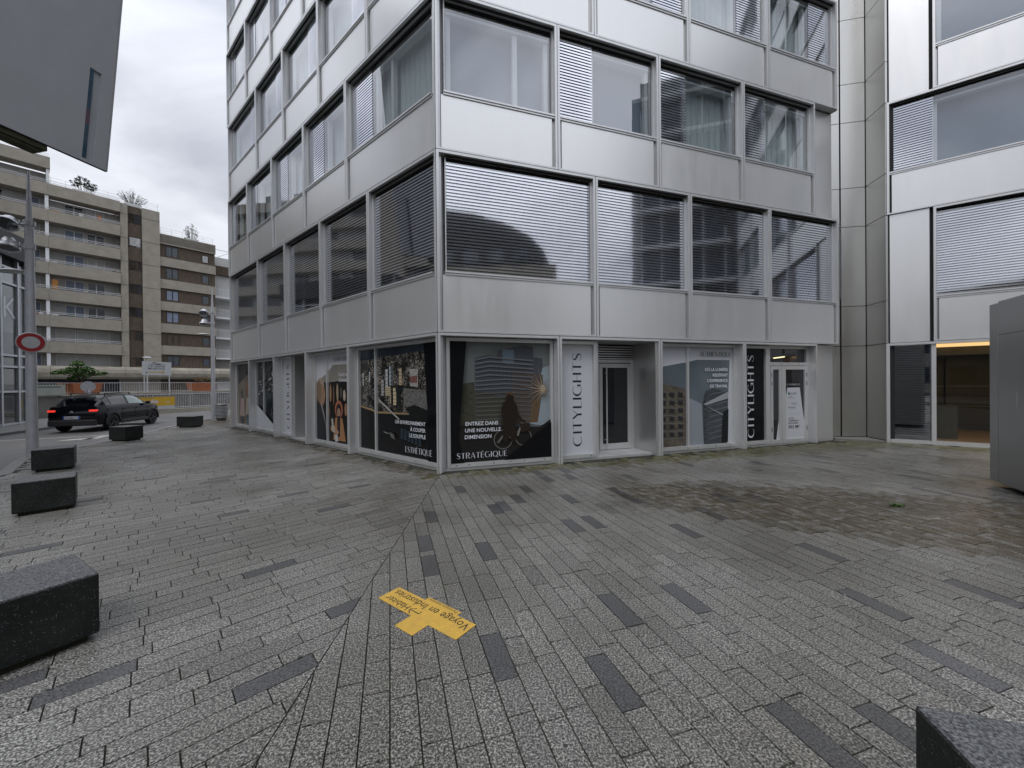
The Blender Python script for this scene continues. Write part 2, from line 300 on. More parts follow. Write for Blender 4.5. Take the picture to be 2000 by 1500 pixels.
class MB:
    def __init__(s, f=ID): s.v = []; s.f = []; s.m = []; s.mats = []; s.F = f
    def mi(s, m):
        if m is None: return 0
        if m not in s.mats: s.mats.append(m)
        return s.mats.index(m)
    def face(s, pts, m=None, raw=False):
        i = len(s.v); s.v += [Vector(p) if raw else s.F(*p) for p in pts]; s.f.append(tuple(range(i, i+len(pts)))); s.m.append(s.mi(m))
    def box(s, a0, a1, b0, b1, c0, c1, m=None):
        i = len(s.v); k = s.mi(m)
        s.v += [s.F(x, y, z) for z in (c0, c1) for y in (b0, b1) for x in (a0, a1)]
        for q in ((0, 1, 3, 2), (4, 6, 7, 5), (0, 4, 5, 1), (2, 3, 7, 6), (0, 2, 6, 4), (1, 5, 7, 3)):
            s.f.append(tuple(i+j for j in q)); s.m.append(k)
        return s
    def prism(s, poly, lo, hi, axis='z', m=None):
        # poly in the two other axes; axis z -> (a,b); axis r -> (a,c)
        i = len(s.v); n = len(poly); k = s.mi(m)
        for h in (lo, hi):
            for p in poly:
                s.v.append(s.F(p[0], p[1], h) if axis == 'z' else (s.F(p[0], h, p[1]) if axis == 'r' else s.F(h, p[0], p[1])))
        s.f.append(tuple(i+j for j in range(n))); s.m.append(k); s.f.append(tuple(i+n+j for j in reversed(range(n)))); s.m.append(k)
        for j in range(n): s.f.append((i+j, i+n+j, i+n+(j+1) % n, i+(j+1) % n)); s.m.append(k)
        return s
    def tube(s, p0, p1, r0, r1=None, seg=10, m=None, cap=True):
        r1 = r0 if r1 is None else r1; a = s.F(*p0); b = s.F(*p1); ax = (b-a).normalized()
        u = ax.orthogonal().normalized(); w_ = ax.cross(u); i = len(s.v); k = s.mi(m)
        for c, r in ((a, r0), (b, r1)):
            for j in range(seg): s.v.append(c + u*(r*cos(2*pi*j/seg)) + w_*(r*sin(2*pi*j/seg)))
        for j in range(seg): s.f.append((i+j, i+(j+1) % seg, i+seg+(j+1) % seg, i+seg+j)); s.m.append(k)
        if cap: s.f.append(tuple(i+j for j in reversed(range(seg)))); s.m.append(k); s.f.append(tuple(i+seg+j for j in range(seg))); s.m.append(k)
        return s
    def lathe(s, c, prof, seg=20, m=None, ax=(0, 0, 1)):
        ax = Vector(ax).normalized(); u = ax.orthogonal().normalized(); w_ = ax.cross(u); c = Vector(c); i = len(s.v); k = s.mi(m)
        for (r, h) in prof:
            for j in range(seg): s.v.append(c + ax*h + u*(r*cos(2*pi*j/seg)) + w_*(r*sin(2*pi*j/seg)))
        for q in range(len(prof)-1):
            for j in range(seg):
                s.f.append((i+q*seg+j, i+q*seg+(j+1) % seg, i+(q+1)*seg+(j+1) % seg, i+(q+1)*seg+j)); s.m.append(k)
        return s
    def build(s, name, m=None, parent=None, local=False, smooth=False, fix=True, bevel=0, label=None, kind=None, angle=35):
        me = bpy.data.meshes.new(name)
        V = s.v
        W_ = WM[parent.name] if parent else Matrix.Identity(4)
        if not local:
            inv = W_.inverted(); V = [inv @ v for v in V]
        me.from_pydata([tuple(v) for v in V], [], s.f)
        mats = list(s.mats)
        if m is not None and m not in mats: mats = mats or [m]
        for q in mats: me.materials.append(q)
        for p, k in zip(me.polygons, s.m): p.material_index = k
        if fix:
            bm = bmesh.new(); bm.from_mesh(me); bmesh.ops.remove_doubles(bm, verts=bm.verts, dist=1e-5)
            bmesh.ops.recalc_face_normals(bm, faces=bm.faces); bm.to_mesh(me); bm.free()
        o = bpy.data.objects.new(name, me); COL.objects.link(o)
        if parent: o.parent = parent
        WM[o.name] = W_
        if smooth:
            me.polygons.foreach_set('use_smooth', [True]*len(me.polygons))
            try: me.set_sharp_from_angle(angle=R_(angle))
            except Exception: pass
        if bevel:
            bv = o.modifiers.new('bevel', 'BEVEL'); bv.width = bevel; bv.segments = 2; bv.limit_method = 'ANGLE'; bv.angle_limit = R_(40)
        if label: o['label'] = label
        if kind: o['kind'] = kind
        return o

# ---- lettering
_tc = {}
def font_mesh(s, bold=0.0):
    k = (s, bold)
    if k in _tc: return _tc[k]
    cu = bpy.data.curves.new('lettering', 'FONT'); cu.body = s; cu.size = 1; cu.offset = bold; cu.resolution_u = 3
    o = bpy.data.objects.new('lettering', cu); COL.objects.link(o); dg = bpy.context.evaluated_depsgraph_get(); dg.update()
    me = bpy.data.meshes.new_from_object(o.evaluated_get(dg))
    V = [(v.co.x, v.co.y) for v in me.vertices]; Fc = [tuple(p.vertices) for p in me.polygons]
    bpy.data.objects.remove(o); bpy.data.curves.remove(cu); bpy.data.meshes.remove(me)
    _tc[k] = (V, Fc); return _tc[k]
def put_text(mb, s, fn, height, m=None, bold=0.0, width=None, align='l', slant=0.0):
    """fn(x, y) -> world point; height = cap height"""
    V, Fc = font_mesh(s, bold)
    if not V: return
    x0 = min(v[0] for v in V); x1 = max(v[0] for v in V)
    Vc, _ = font_mesh('H', bold); ch = max(v[1] for v in Vc)
    sy = height/ch; sx = sy if width is None else width/(x1-x0)
    off = -x0 if align == 'l' else -x1 if align == 'r' else -(x0+x1)/2
    i = len(mb.v); k = mb.mi(m)
    for x, y in V: mb.v.append(fn((x+off)*sx, y*sy))
    for f in Fc: mb.f.append(tuple(i+j for j in f)); mb.m.append(k)

TK, TH = .15, .042
def arc(cx, cy, rx, ry, a0, a1, wf, n=18):
    return [(cx+rx*cos(R_(a0+(a1-a0)*i/n)), cy+ry*sin(R_(a0+(a1-a0)*i/n)), wf(R_(a0+(a1-a0)*i/n))) for i in range(n+1)]
lw = lambda a: TH+(TK-TH)*max(0, -cos(a))**1.3
bw = lambda a: TH+(TK-TH)*abs(cos(a))**1.5
rw = lambda a: TH+(TK-TH)*max(0, cos(a))**1.3
def vs(x, w=TK, y0=0, y1=1): return [(x, y0, w), (x, y1, w)]
def hs(x0, x1, y, w=TH): return [(x0, y, w), (x1, y, w)]
G = {
 'I': (.15, [vs(.075)]), 'T': (.66, [vs(.33), hs(0, .66, .98)]), 'L': (.52, [vs(.075), hs(.1, .52, .02)]),
 'H': (.74, [vs(.075), vs(.665), hs(.1, .64, .5)]), 'E': (.56, [vs(.075), hs(.1, .56, .02), hs(.1, .5, .5), hs(.1, .56, .98)]),
 'Y': (.74, [[(.06, 1, TK), (.38, .45, TK*.9)], [(.70, 1, TH), (.40, .47, TH)], vs(.38, TK, 0, .48)]),
 'C': (.86, [arc(.47, .5, .42, .49, 50, 312, lw)]), 'G': (.92, [arc(.47, .5, .42, .49, 50, 330, lw), vs(.83, TK*.8, .08, .44), hs(.62, .9, .45)]),
 'O': (.96, [arc(.48, .5, .42, .49, 0, 360, bw, 28)]), 'Q': (.98, [arc(.48, .5, .42, .49, 0, 360, bw, 28), [(.5, .2, TH), (.95, -.12, TK*.7)]]),
 'S': (.60, [[(.54, .80, TH), (.50, .92, TH), (.40, .98, TH), (.25, .98, TH*1.3), (.12, .90, .08), (.08, .76, .11), (.16, .62, .14), (.30, .52, .17), (.45, .42, .15), (.53, .28, .12), (.50, .12, .08), (.38, .02, TH*1.2), (.22, .01, TH), (.09, .08, TH), (.05, .22, TH)]]),
 'A': (.80, [[(.03, 0, TH), (.40, 1, TH)], [(.72, 0, TK), (.40, 1, TK*.7)], hs(.15, .6, .32)]),
 'N': (.78, [vs(.03, TH), vs(.74, TH), [(.09, 1, TK), (.70, 0, TK)]]),
 'M': (.98, [vs(.03, TH), [(.1, 1, TK), (.46, .05, TK*.8)], [(.46, .05, TH), (.86, 1, TH)], vs(.89, TK)]),
 'U': (.76, [vs(.075, TK, .3, 1), vs(.72, TH, .3, 1), arc(.4, .33, .325, .31, 180, 360, lw)]),
 'R': (.66, [vs(.075), arc(.30, .74, .27, .245, 90, -90, rw), hs(.1, .3, .985), hs(.1, .3, .495), [(.28, .49, TH), (.62, 0, TK)]]),
 'P': (.62, [vs(.075), arc(.30, .74, .27, .245, 90, -90, rw), hs(.1, .3, .985), hs(.1, .3, .495)]),
}
G['É'] = (G['E'][0], G['E'][1] + [[(.22, 1.08, .03), (.38, 1.24, .09)]])
def disp_text(mb, s, fn, height, m=None, width=None, gap=.16):
    tot = sum((G[c][0] if c in G else .3)+gap for c in s)-gap
    sx = height if width is None else width/tot; x = 0; k = mb.mi(m)
    for c in s:
        if c not in G: x += .3+gap; continue
        for st in G[c][1]:
            Lf, Rt = [], []
            for i, (px, py, pw) in enumerate(st):
                a = st[max(0, i-1)]; b = st[min(len(st)-1, i+1)]; dx, dy = b[0]-a[0], b[1]-a[1]; q = sqrt(dx*dx+dy*dy) or 1
                Lf.append((px-dy/q*pw/2, py+dx/q*pw/2)); Rt.append((px+dy/q*pw/2, py-dx/q*pw/2))
            for i in range(len(st)-1):
                j = len(mb.v)
                for (ux, uy) in (Lf[i], Rt[i], Rt[i+1], Lf[i+1]): mb.v.append(fn((x+ux)*sx, uy*height))
                mb.f.append((j, j+1, j+2, j+3)); mb.m.append(k)
        x += G[c][0]+gap

# ------------------------------------------------------------------ site geometry
C0 = (-1.38, 7.31)
aR, aL, aB = R_(71.69), R_(-49.65), R_(126)
FR = Fr(C0, aR, (-cos(aR), sin(aR)))
FL = Fr(C0, aL, (cos(aL), -sin(aL)))
FB = Fr((10.03, 10.5), aB, (-cos(aB), sin(aB)))
ZF = [0, 2.65, 6.07, 9.06, 12.0, 14.93, 17.85, 20.8]
SILL = [0, 3.79, 7.18, 10.16, 13.1, 16.03, 18.95]

# ------------------------------------------------------------------ ground, road, paving
g = MB(); g.box(-400, 400, -400, 400, -1.0, -.115); g.build('ground', M['asphalt'], kind='structure')
road = MB(); road.face([(-60, -30, -.1), (30, -30, -.1), (30, 60, -.1), (-60, 60, -.1)]); road.build('road', M['asphalt'], kind='structure')
kerb_pts = [(-9.6, -14), (-9.6, 5.5), (-9.97, 7.6), (-11.4, 9.0), (-11.95, 9.67), (-12.27, 10.99), (-12.61, 12.16), (-13.42, 14.35), (-14.82, 17.73), (-15.6, 20.2), (-16.6, 23.5), (-17.6, 27), (-19, 33)]
plaza_poly = kerb_pts + [(-5, 33), (26, 33), (26, -14)]
pb = MB(); pb.prism(plaza_poly, -.11, -.014); pb.build('plaza_base', M['mortar'], kind='structure')
def offset(pts, d):
    o = []
    for i, p in enumerate(pts):
        a = Vector(pts[max(0, i-1)]); b = Vector(pts[min(len(pts)-1, i+1)]); t = (b-a).normalized(); o.append((p[0]-t.y*d, p[1]+t.x*d))
    return o
kb = MB(); inn = offset(kerb_pts, -.16); ou = offset(kerb_pts, .05)
for i in range(len(kerb_pts)-1):
    n = max(1, int((Vector(kerb_pts[i+1])-Vector(kerb_pts[i])).length/1.0))
    for j in range(n):
        l_ = lambda a, b, u: (a[0]+(b[0]-a[0])*u, a[1]+(b[1]-a[1])*u)
        u0, u1 = j/n+.004, (j+1)/n-.004
        kb.prism([l_(inn[i], inn[i+1], u0), l_(ou[i], ou[i+1], u0), l_(ou[i], ou[i+1], u1), l_(inn[i], inn[i+1], u1)], -.108, .004)
kb.build('kerb', M['kerb'], kind='structure')
def inpoly(x, y, P):
    c = False; n = len(P); j = n-1
    for i in range(n):
        if (P[i][1] > y) != (P[j][1] > y) and x < (P[j][0]-P[i][0])*(y-P[i][1])/(P[j][1]-P[i][1])+P[i][0]: c = not c
        j = i
    return c
plz_in = offset(kerb_pts, -.16) + [(-5, 33), (26, 33), (26, -14)]
footA = [C0, tuple(FR(10.95, 0, 0))[:2], tuple(FR(10.95, 14, 0))[:2], tuple(FL(13.1, 12, 0))[:2], tuple(FL(13.1, 0, 0))[:2]]
footB = [tuple(FB(0, 0, 0))[:2], tuple(FB(12, 0, 0))[:2], tuple(FB(12, 6, 0))[:2], tuple(FB(-.6, 6, 0))[:2]]
def pave():
    verts, faces, tone, stain = [], [], [], []
    seam = lambda y: -1.36 + (7.2-y)*(.19/5.45) if y < 7.2 else -1.36
    gdR = Vector((sin(R_(-17.3)), cos(R_(-17.3)))); gsR = Vector((gdR.y, -gdR.x))
    gdL = Vector((sin(R_(46.5)), cos(R_(46.5)))); gsL = Vector((gdL.y, -gdL.x))
    W_ = .1425; Ln = .415; J = .0041
    darkR = [(.52, 5.07), (.33, 4.25), (.31, 3.72), (.87, 3.86), (1.49, 5.18), (1.82, 5.5), (1.98, 4.22), (2.28, 4.25), (3.23, 3.66), (3.31, 5.33), (3.28, 4.89), (2.0, 5.91), (1.6, 2.56), (2.13, 2.53), (.62, 2.36), (1.17, 1.96), (1.88, 1.37), (3.12, 1.45), (3.45, 2.02), (3.98, 2.78), (4.42, 1.85), (2.31, 1.20), (1.02, 6.2), (2.6, 6.9), (3.0, 6.4), (3.6, 7.1), (4.0, 6.0)]
    darkL = [(-3.8, .0), (-2.97, .0), (-4.38, .0), (-4.66, .0), (-2.38, .0)]
    def dark_near(px, py, lst): return False
    r = random.Random(11)
    # left-region dark stones given as ground points
    gl = [(-2.20, 1.88), (-1.47, 1.98), (-1.55, 3.3), (-1.28, 3.3)]
    for reg in (0, 1):
        gd, gs = (gdR, gsR) if reg == 0 else (gdL, gsL)
        n0, n1 = (-45, 150) if reg == 0 else (-260, 10)
        for i in range(n0, n1):
            s0 = i*W_+(-.017+.0 if reg == 0 else .03); s1 = s0+W_
            a = -9.0 + r.random()*Ln - (0 if reg == 0 else 6); ph = r.random()
            sm = (s0+s1)/2
            dk = [d for (q, d) in darkR if abs(q-sm) < W_*.5] if reg == 0 else []
            a_end = 17.5 if reg == 0 else 24
            last = -9
            while a < a_end:
                ln = Ln*(1 if r.random() < .75 else r.choice([.62, .8, 1.18]))
                b = a+ln; isd = False
                for d in dk:
                    if a < d-.21 < b and ln > 0 and (d-.21)-a > .05: b = d-.21
                    if abs(a-(d-.21)) < 1e-6 or abs(a-(d-.21)) < .05: b = a+.42; isd = True
                cx, cy = gs*sm+gd*((a+b)/2)
                if not isd:
                    far = max(0, min(1, (cx-1)/9)); pD = .02+.045*far if reg == 0 else .028
                    if (reg == 0 and cy > 5 or (reg == 1)) and r.random() < pD and a-last > .9: isd = True
                if isd: last = b
                if inpoly(cx, cy, plz_in) and not inpoly(cx, cy, footA) and not inpoly(cx, cy, footB) and cy > -9 and (cx*cx+cy*cy) < 34**2:
                    Q = [gs*(s0+J)+gd*(a+J), gs*(s1-J)+gd*(a+J), gs*(s1-J)+gd*(b-J), gs*(s0+J)+gd*(b-J)]
                    # clip to the region side of the seam
                    side = lambda p: (p.x-seam(p.y)) * (1 if reg == 0 else -1) - .004
                    O = []
                    for k in range(4):
                        p, q = Q[k], Q[(k+1) % 4]; sp_, sq = side(p), side(q)
                        if sp_ >= 0: O.append(p)
                        if (sp_ >= 0) != (sq >= 0): O.append(p+(q-p)*(sp_/(sp_-sq)))
                    if len(O) >= 3:
                        z = r.uniform(-.0022, .0008); tx = r.uniform(-.004, .004); ty = r.uniform(-.003, .003)
                        k0 = len(verts); n = len(O)
                        for p in O: verts.append((p.x, p.y, z+(p.x-cx)*tx+(p.y-cy)*ty))
                        for p in O: verts.append((p.x, p.y, -.0135))
                        tn = r.gauss(1, .065)
                        if r.random() < .06: tn *= .84
                        # stain amounts: moss near the right-hand wall, brown damp patch out in front
                        rel = Vector((cx-C0[0], cy-C0[1])); tt = rel.dot(FR.d); dist = -rel.dot(FR.n)
                        ms = 0
                        if tt > -.2 and dist > 0: ms = max(0, 1-dist/(.30+.09*max(0, tt)))
                        relB = Vector((cx-10.03, cy-10.5)); dB = -relB.dot(FB.n)
                        if relB.dot(FB.d) > -.5 and dB > 0: ms = max(ms, 1-dB/1.0)
                        ms = max(0, ms)**.6
                        u = (cx-5.6)*.93+(cy-4.6)*(-.36); v_ = (cx-5.6)*.36+(cy-4.6)*.93
                        br = max(0, 1-((u/4.6)**2+(v_/1.25)**2))**.5
                        if reg == 1:
                            relL = Vector((cx-C0[0], cy-C0[1])); dL = -relL.dot(FL.n)
                            if relL.dot(FL.d) > 0: br = max(br, max(0, 1-dL/.45))
                        for q in [tuple(range(k0, k0+n))]+[(k0+j, k0+n+j, k0+n+(j+1) % n, k0+(j+1) % n) for j in range(n)]:
                            faces.append(q); tone.append((tn, 1.0 if isd else 0.0, 0, 1)); stain.append((ms, br, 0, 1))
                a = b
    me = bpy.data.meshes.new('paving'); me.from_pydata(verts, [], faces); me.materials.append(M['paver'])
    for nm, dat in (('tone', tone), ('stain', stain)):
        at = me.color_attributes.new(nm, 'FLOAT_COLOR', 'CORNER'); buf = []
        for p, cc in zip(me.polygons, dat): buf += list(cc)*p.loop_total
        at.data.foreach_set('color', buf)
    o = bpy.data.objects.new('paving', me); COL.objects.link(o); o['kind'] = 'structure'
pave()

# far pavement on the other side of the road
fp = MB(); fk = [(-15.0, 4), (-17.2, 11), (-18.5, 13.6), (-19.2, 15.6), (-20.3, 19), (-22.0, 22.4), (-24.0, 22.9), (-25.2, 21), (-26, 16), (-34, 4)]
fp.prism(fk, -.098, .0); fp.build('pavement', M['kerb'], kind='structure')
rm = MB()
rm.prism([(-17.2, 13.1), (-17.12, 13.02), (-14.9, 14.25), (-14.95, 14.36)], -.0985, -.094)
rm.prism([(-15.0, 12.85), (-14.35, 13.3), (-14.55, 13.75), (-15.0, 13.3)], -.0985, -.094)
rm.prism([(-14.5, 13.2), (-14.2, 13.4), (-14.5, 14.0), (-14.75, 14.6), (-14.9, 14.3), (-14.75, 13.8)], -.0985, -.094)
rm.prism([(-14.4, 15.9), (-14.25, 15.9), (-14.5, 17.2), (-14.68, 17.2)], -.0985, -.094)
rm.build('road_marking', M['roadpaint'], kind='structure')

# ------------------------------------------------------------------ the metal-clad office tower
T = thing('office_tower', 'aluminium clad office tower with staggered window boxes and shop fronts at its corner', 'building', (C0[0], C0[1], 0))
SEP = .006
def bay(F, t0, t1, z0, zs, z1, kind, st=None, curt='curtain', depth=.17, rf=0.0, sp_m=None, mull=None):
    """one aluminium box: frame, spandrel, window glass, reveals, louvre, blind"""
    fwd = .05
    a0, a1, c0, c1 = t0+SEP, t1-SEP, z0+SEP, z1-SEP
    f = MB(F)
    cor = t0 < .01
    if cor:
        f.prism([(.006, 0), (.055, 0), (.055, .08), (.006+.563*.08, .08)], c0, c1)
        f.prism([(.051, .081), (.105, .081), (.225, .30), (.174, .30)], c0, c1); fwd0 = .10
    else: f.box(a0, a0+fwd, rf, depth, c0, c1); fwd0 = fwd
    f.box(a1-fwd, a1, rf, depth, c0, c1)
    if cor: a0 = .16-fwd
    aa = a0+fwd if not cor else .113
    if cor: f.prism([(.056, 0), (.12, 0), (.12, .08), (.056, .08)], c1-fwd, c1); f.prism([(.056, 0), (.12, 0), (.12, .08), (.056, .08)], c0, c0+.035)
    if cor: aa = .121
    f.box(aa, a1-fwd, rf, depth, c1-fwd, c1); f.box(aa, a1-fwd, rf, depth, c0, c0+.035)
    f.box(a0+fwd, a1-fwd, rf+.035, depth, zs-.045, zs-.012); f.box(a0+fwd, a1-fwd, rf+.02, depth, zs-.006, zs+.028)
    f.build('bay_frame', M['frame'], T_)
    s = MB(F); s.box(.115 if cor else a0+fwd+.055, a1-fwd-.055, rf+.055, .16 if cor else .7, c0+.036, zs-.046)
    s.build('spandrel', sp_m or M['panel'], T_)
    gr = MB(F)
    if not cor: gr.box(a0+fwd, a0+fwd+.052, rf+.09, depth, c0+.036, zs-.047); gr.build('spandrel_edge', M['steel_dark'], T_); gr = MB(F)
    gr.box(a1-fwd-.052, a1-fwd, rf+.09, depth, c0+.036, zs-.047)
    gz0, gz1 = zs+.029, c1-fwd-.001
    x0, x1 = a0+fwd+.001, a1-fwd-.001
    if cor: x0 = .18
    wn = MB(F); wn.face([(x0+.02, rf+.15, gz0), (x1-.02, rf+.15, gz0), (x1-.02, rf+.15, gz1-.09), (x0+.02, rf+.15, gz1-.045)])
    wn = wn.build('window', M['glassF1'] if kind == 'dark' else M['glass'], T_)
    fr_ = MB(F)
    fr_.box(x0, x0+.019, rf+.10, rf+.17, gz0, gz1); fr_.box(x1-.019, x1, rf+.10, rf+.17, gz0, gz1)
    if kind != 'dark':
        # inner casement set back behind the outer pane
        i0, i1 = x0+.06, x1-.06
        if st and st[0] == 'lo': i0 = x0+st[1]
        if st and st[0] == 'hi': i1 = x1-st[1]
        fr_.box(i0, i0+.09, rf+.24, rf+.34, gz0, gz1-.2); fr_.box(i1-.09, i1, rf+.24, rf+.34, gz0, gz1-.2)
        fr_.box(i0, i1, rf+.20, rf+.34, gz1-.199, gz1-.15)
        if mull: 
            mm_ = x0+(x1-x0)*mull; fr_.box(mm_, mm_+.10, rf+.24, rf+.34, gz0, gz1-.2)
        fr_.build('window_frame', M['white'], wn)
        cu = MB(F)
        if curt == 'curtain':
            n = int((i1-i0)/.09); 
            for j in range(n):
                ta = i0+(i1-i0)*j/n; tb = i0+(i1-i0)*(j+1)/n; ra = rf+.42+(.03 if j % 2 else 0); rb = rf+.42+(0 if j % 2 else .03)
                cu.face([(ta, ra, gz0), (tb, rb, gz0), (tb, rb, gz1), (ta, ra, gz1)])
            cu.build('curtain', M['curtain'], wn, fix=False)
        else:
            cu.box(i0, i1, rf+.42, rf+.44, gz0, gz1); cu.build('blind', M['bluecurtain'], wn)
    else:
        fr_.build('window_frame', M['frame'], wn)
    hd = MB(F); hd.box(x0, x1, rf+.172, rf+.19, gz1-.045, gz1); 
    hd.box(x0, x1, rf+.06, rf+.10, gz1-.02, gz1)
    hd.build('head_shade_strip', M['black'], wn)  # black strips put in as the shade under the box top
    if kind == 'dark' or st:
        sl = MB(F)
        if kind == 'dark': q0, q1 = x0+.03, x1-.03
        elif st[0] == 'lo': q0, q1 = x0+.01, x0+st[1]
        else: q0, q1 = x1-st[1], x1-.01
        z = gz0+.012
        while z < gz1-.115:
            sl.box(q0, q1, rf+.135, rf+.141, z, z+(.024 if F is FL and kind == 'dark' else .034)); z += .0635
        if kind != 'dark':
            sl.box(q0, q1, rf+.30, rf+.31, gz0, gz1-.02, M['interior']); sl.mats.insert(0, M['slat']); sl.m = [0 if k_ == 0 and i_ < len(sl.m)-6 else 1 for i_, k_ in enumerate(sl.m)]
        sl.build('louvre', M['slat'], wn)
    gr.build('spandrel_edge', M['steel_dark'], T_)
T_ = T
oddR = [0, 3.37, 5.87, 8.37, 10.88]; evR = [0, 2.5, 5.01, 7.51, 10.02]
oddL = [0, 2.43, 4.88, 7.33, 9.75, 12.98]; evL = [0, 3.42, 5.87, 8.33, 10.77, 13.1]
for fl in range(1, 7):
    odd = fl % 2 == 1
    for (F, E, side) in ((FR, oddR if odd else evR, 'R'), (FL, oddL if odd else evL, 'L')):
        for i in range(len(E)-1):
            a, b = E[i], E[i+1]
            if i == 0: a = .006
            st = None; curt = 'curtain'; mull = None; kind = 'plain'
            if fl == 1: kind = 'dark'
            elif side == 'R':
                if odd: st = ('hi', .85)
                else: st = ('lo', .82) if i else None
                if i <= 1 and fl == 2: curt = 'blue'
                if i == 0: mull = .63; curt = 'blue'
                if odd and i == 0: st = None
            else:
                if odd: st = ('lo', .80) if i else None; mull = None if i else .5
                else: st = ('hi', .95 if i < 3 else .6); mull = .5 if i == 0 else None
                if i == 0 and not odd: mull = .48
            bay(FL if side == 'L' else FR, a, b, ZF[fl], SILL[fl], ZF[fl+1], kind, st, curt, mull=mull)
# structural mass behind the bays, and simple higher storeys
wb = MB()
pl = lambda F, t, r: tuple(F(t, r, 0))[:2]
from_c = lambda r: (C0[0]+r*.36, C0[1]+r*1.06)
wb.prism([from_c(1.25), pl(FR, 10.9, 1.0), pl(FR, 10.9, 13), pl(FL, 12.9, 12), pl(FL, 12.9, 1.0)], 2.64, 40, m=M['interior'])
# end walls
wb2 = MB(FR)
for k in (0, 2, 4, 6):
    wb2.box(10.03, 10.94, .20, .98, ZF[k]+.004, ZF[k+1]-.004, M['panel'])
for k in (1, 3, 5):
    wb2.box(10.885, 10.93, .03, .98, ZF[k]+.008, ZF[k+1]-.008, M['frame'])
wb2.box(10.70, 11.0, 1.0, 13, 0, 40, M['steel_dark'])
wb3 = MB(FL)
wb3.box(13.0, 13.16, .22, 12, 0, 40, M['panel'])
wb2.v += []; 
base = len(wb.v)
wb.build('wall', M['interior'], T)
wb2.build('end_wall', M['panel'], T); wb3.build('end_wall', M['panel'], T)
upm = MB(FR); upl = MB(FL)
z = 20.81
while z < 38:
    for U_, E in ((upm, 10.9), (upl, 13.0)):
        U_.box(.16, E, .0, .25, z, z+1.1, M['panel']); U_.box(.16, E, .15, .25, z+1.101, z+2.92, M['darkglass'])
        for q in range(1, 6): U_.box(E*q/6-.04, E*q/6+.04, .01, .149, z+1.102, z+2.919, M['frame'])
    z += 2.95
upm.build('upper_storeys', None, T); upl.build('upper_storeys', None, T)
# corner post: dark gap with two slim edges
cp = MB(FR); cp.box(.0005, .0045, .012, .05, .0, 20.8); cp.build('corner_joint', M['black'], T)
cq = MB(FL); cq.box(.0005, .0045, .012, .05, .0, 20.8); cq.build('corner_joint', M['black'], T)
# floor joints (dark lines between storey boxes)
fj = MB(FR)
for k in range(1, 8):
    fj.box(.13, 10.0, .05, .18, ZF[k]-.005, ZF[k]+.005)
fj.build('floor_joint', M['black'], T)
fj = MB(FL)
for k in range(1, 8): fj.box(.13, 12.95, .05, .18, ZF[k]-.005, ZF[k]+.005)
fj.build('floor_joint', M['black'], T)

# --- ground floor shop fronts
H0 = ZF[1]-.006
def shopbay(F, t0, t1, gl=None, deep=False, door=None):
    """proud aluminium box around a recessed shop window"""
    f = MB(F); a0, a1 = t0+SEP, t1-SEP
    D = 1.0 if deep else .27
    if t0 < .01:
        f.prism([(.006, 0), (.055, 0), (.055, .08), (.051, .08)], 0, H0); f.prism([(.051, .081), (.105, .081), (.215, .28), (.163, .28)], 0, H0); a0 = .12
        f.prism([(.056, 0), (.164, 0), (.164, .08), (.056, .08)], H0-.05, H0)
    else: f.box(a0, a0+.045, 0, .27, 0, H0)
    f.box(a1-.045, a1, 0, .27, 0, H0); f.box(a0+.045, a1-.045, 0, D, H0-.05, H0)
    f.box(a0+.045, a1-.045, 0.20, .27, -.01, .045)
    f.build('bay_frame', M['frame'], T)
for i, (a, b) in enumerate(zip(evR[:-1], [2.5, 5.01, 7.51, 10.05])):
    shopbay(FR, a if i else .006, b, deep=(i == 1))
for i, (a, b) in enumerate(zip(evL[:-1], evL[1:])):
    shopbay(FL, a if i else .006, b, deep=(i == 2))
def shopframe(F, t0, t1, z0=.05, z1=2.58, div=(), extra=()):
    f = MB(F); w_ = .05
    lo, hi = t0, t1
    f.box(lo, lo+.07, .20, .27, z0, z1); f.box(hi-.07, hi, .20, .27, z0, z1)
    f.box(lo+.07, hi-.07, .20, .27, z1-.07, z1); f.box(lo+.07, hi-.07, .18, .27, z0, z0+.085)
    for d in div: f.box(d-.028, d+.028, .21, .27, z0+.085, z1-.07)
    f.build('shop_window_frame', M['frame'], T)
    g_ = MB(F); g_.box(lo+.071, hi-.071, .262, .268, z0+.086, z1-.071)
    g_.build('shop_window', M['darkglass'], T)
    bk = MB(F); bk.box(t0-.02, t1+.02, .285, .34 if t0 < .5 else 1.0, -.01, 2.63); bk.build('shop_back_wall', M['interior'], T)
shopframe(FR, .19, 2.44); shopframe(FR, 2.56, 3.48); shopframe(FR, 5.08, 7.46, div=(5.97,))
shopframe(FL, .19, 3.36, div=(2.55,)); shopframe(FL, 3.48, 5.81, div=(5.03,)); shopframe(FL, 7.40, 8.28); shopframe(FL, 8.39, 10.71, div=(9.95,)); shopframe(FL, 10.83, 13.05)
shopframe(FR, 7.58, 8.52)
# drip holes in the bottom rails
dh = MB(FR)
for t in (.35, .6, 1.1, 1.45, 1.75, 2.2, 3.3, 5.9, 6.2, 6.75, 7.2):
    dh.box(t, t+.03, .176, .181, .085, .098)
dh.build('drain_slot', M['black'], T)
dh = MB(FL)
for t in (.25, .95, 2.3, 2.65, 3.3, 4.1, 4.5, 5.1): dh.box(t, t+.03, .176, .181, .085, .098)
dh.build('drain_slot', M['black'], T)

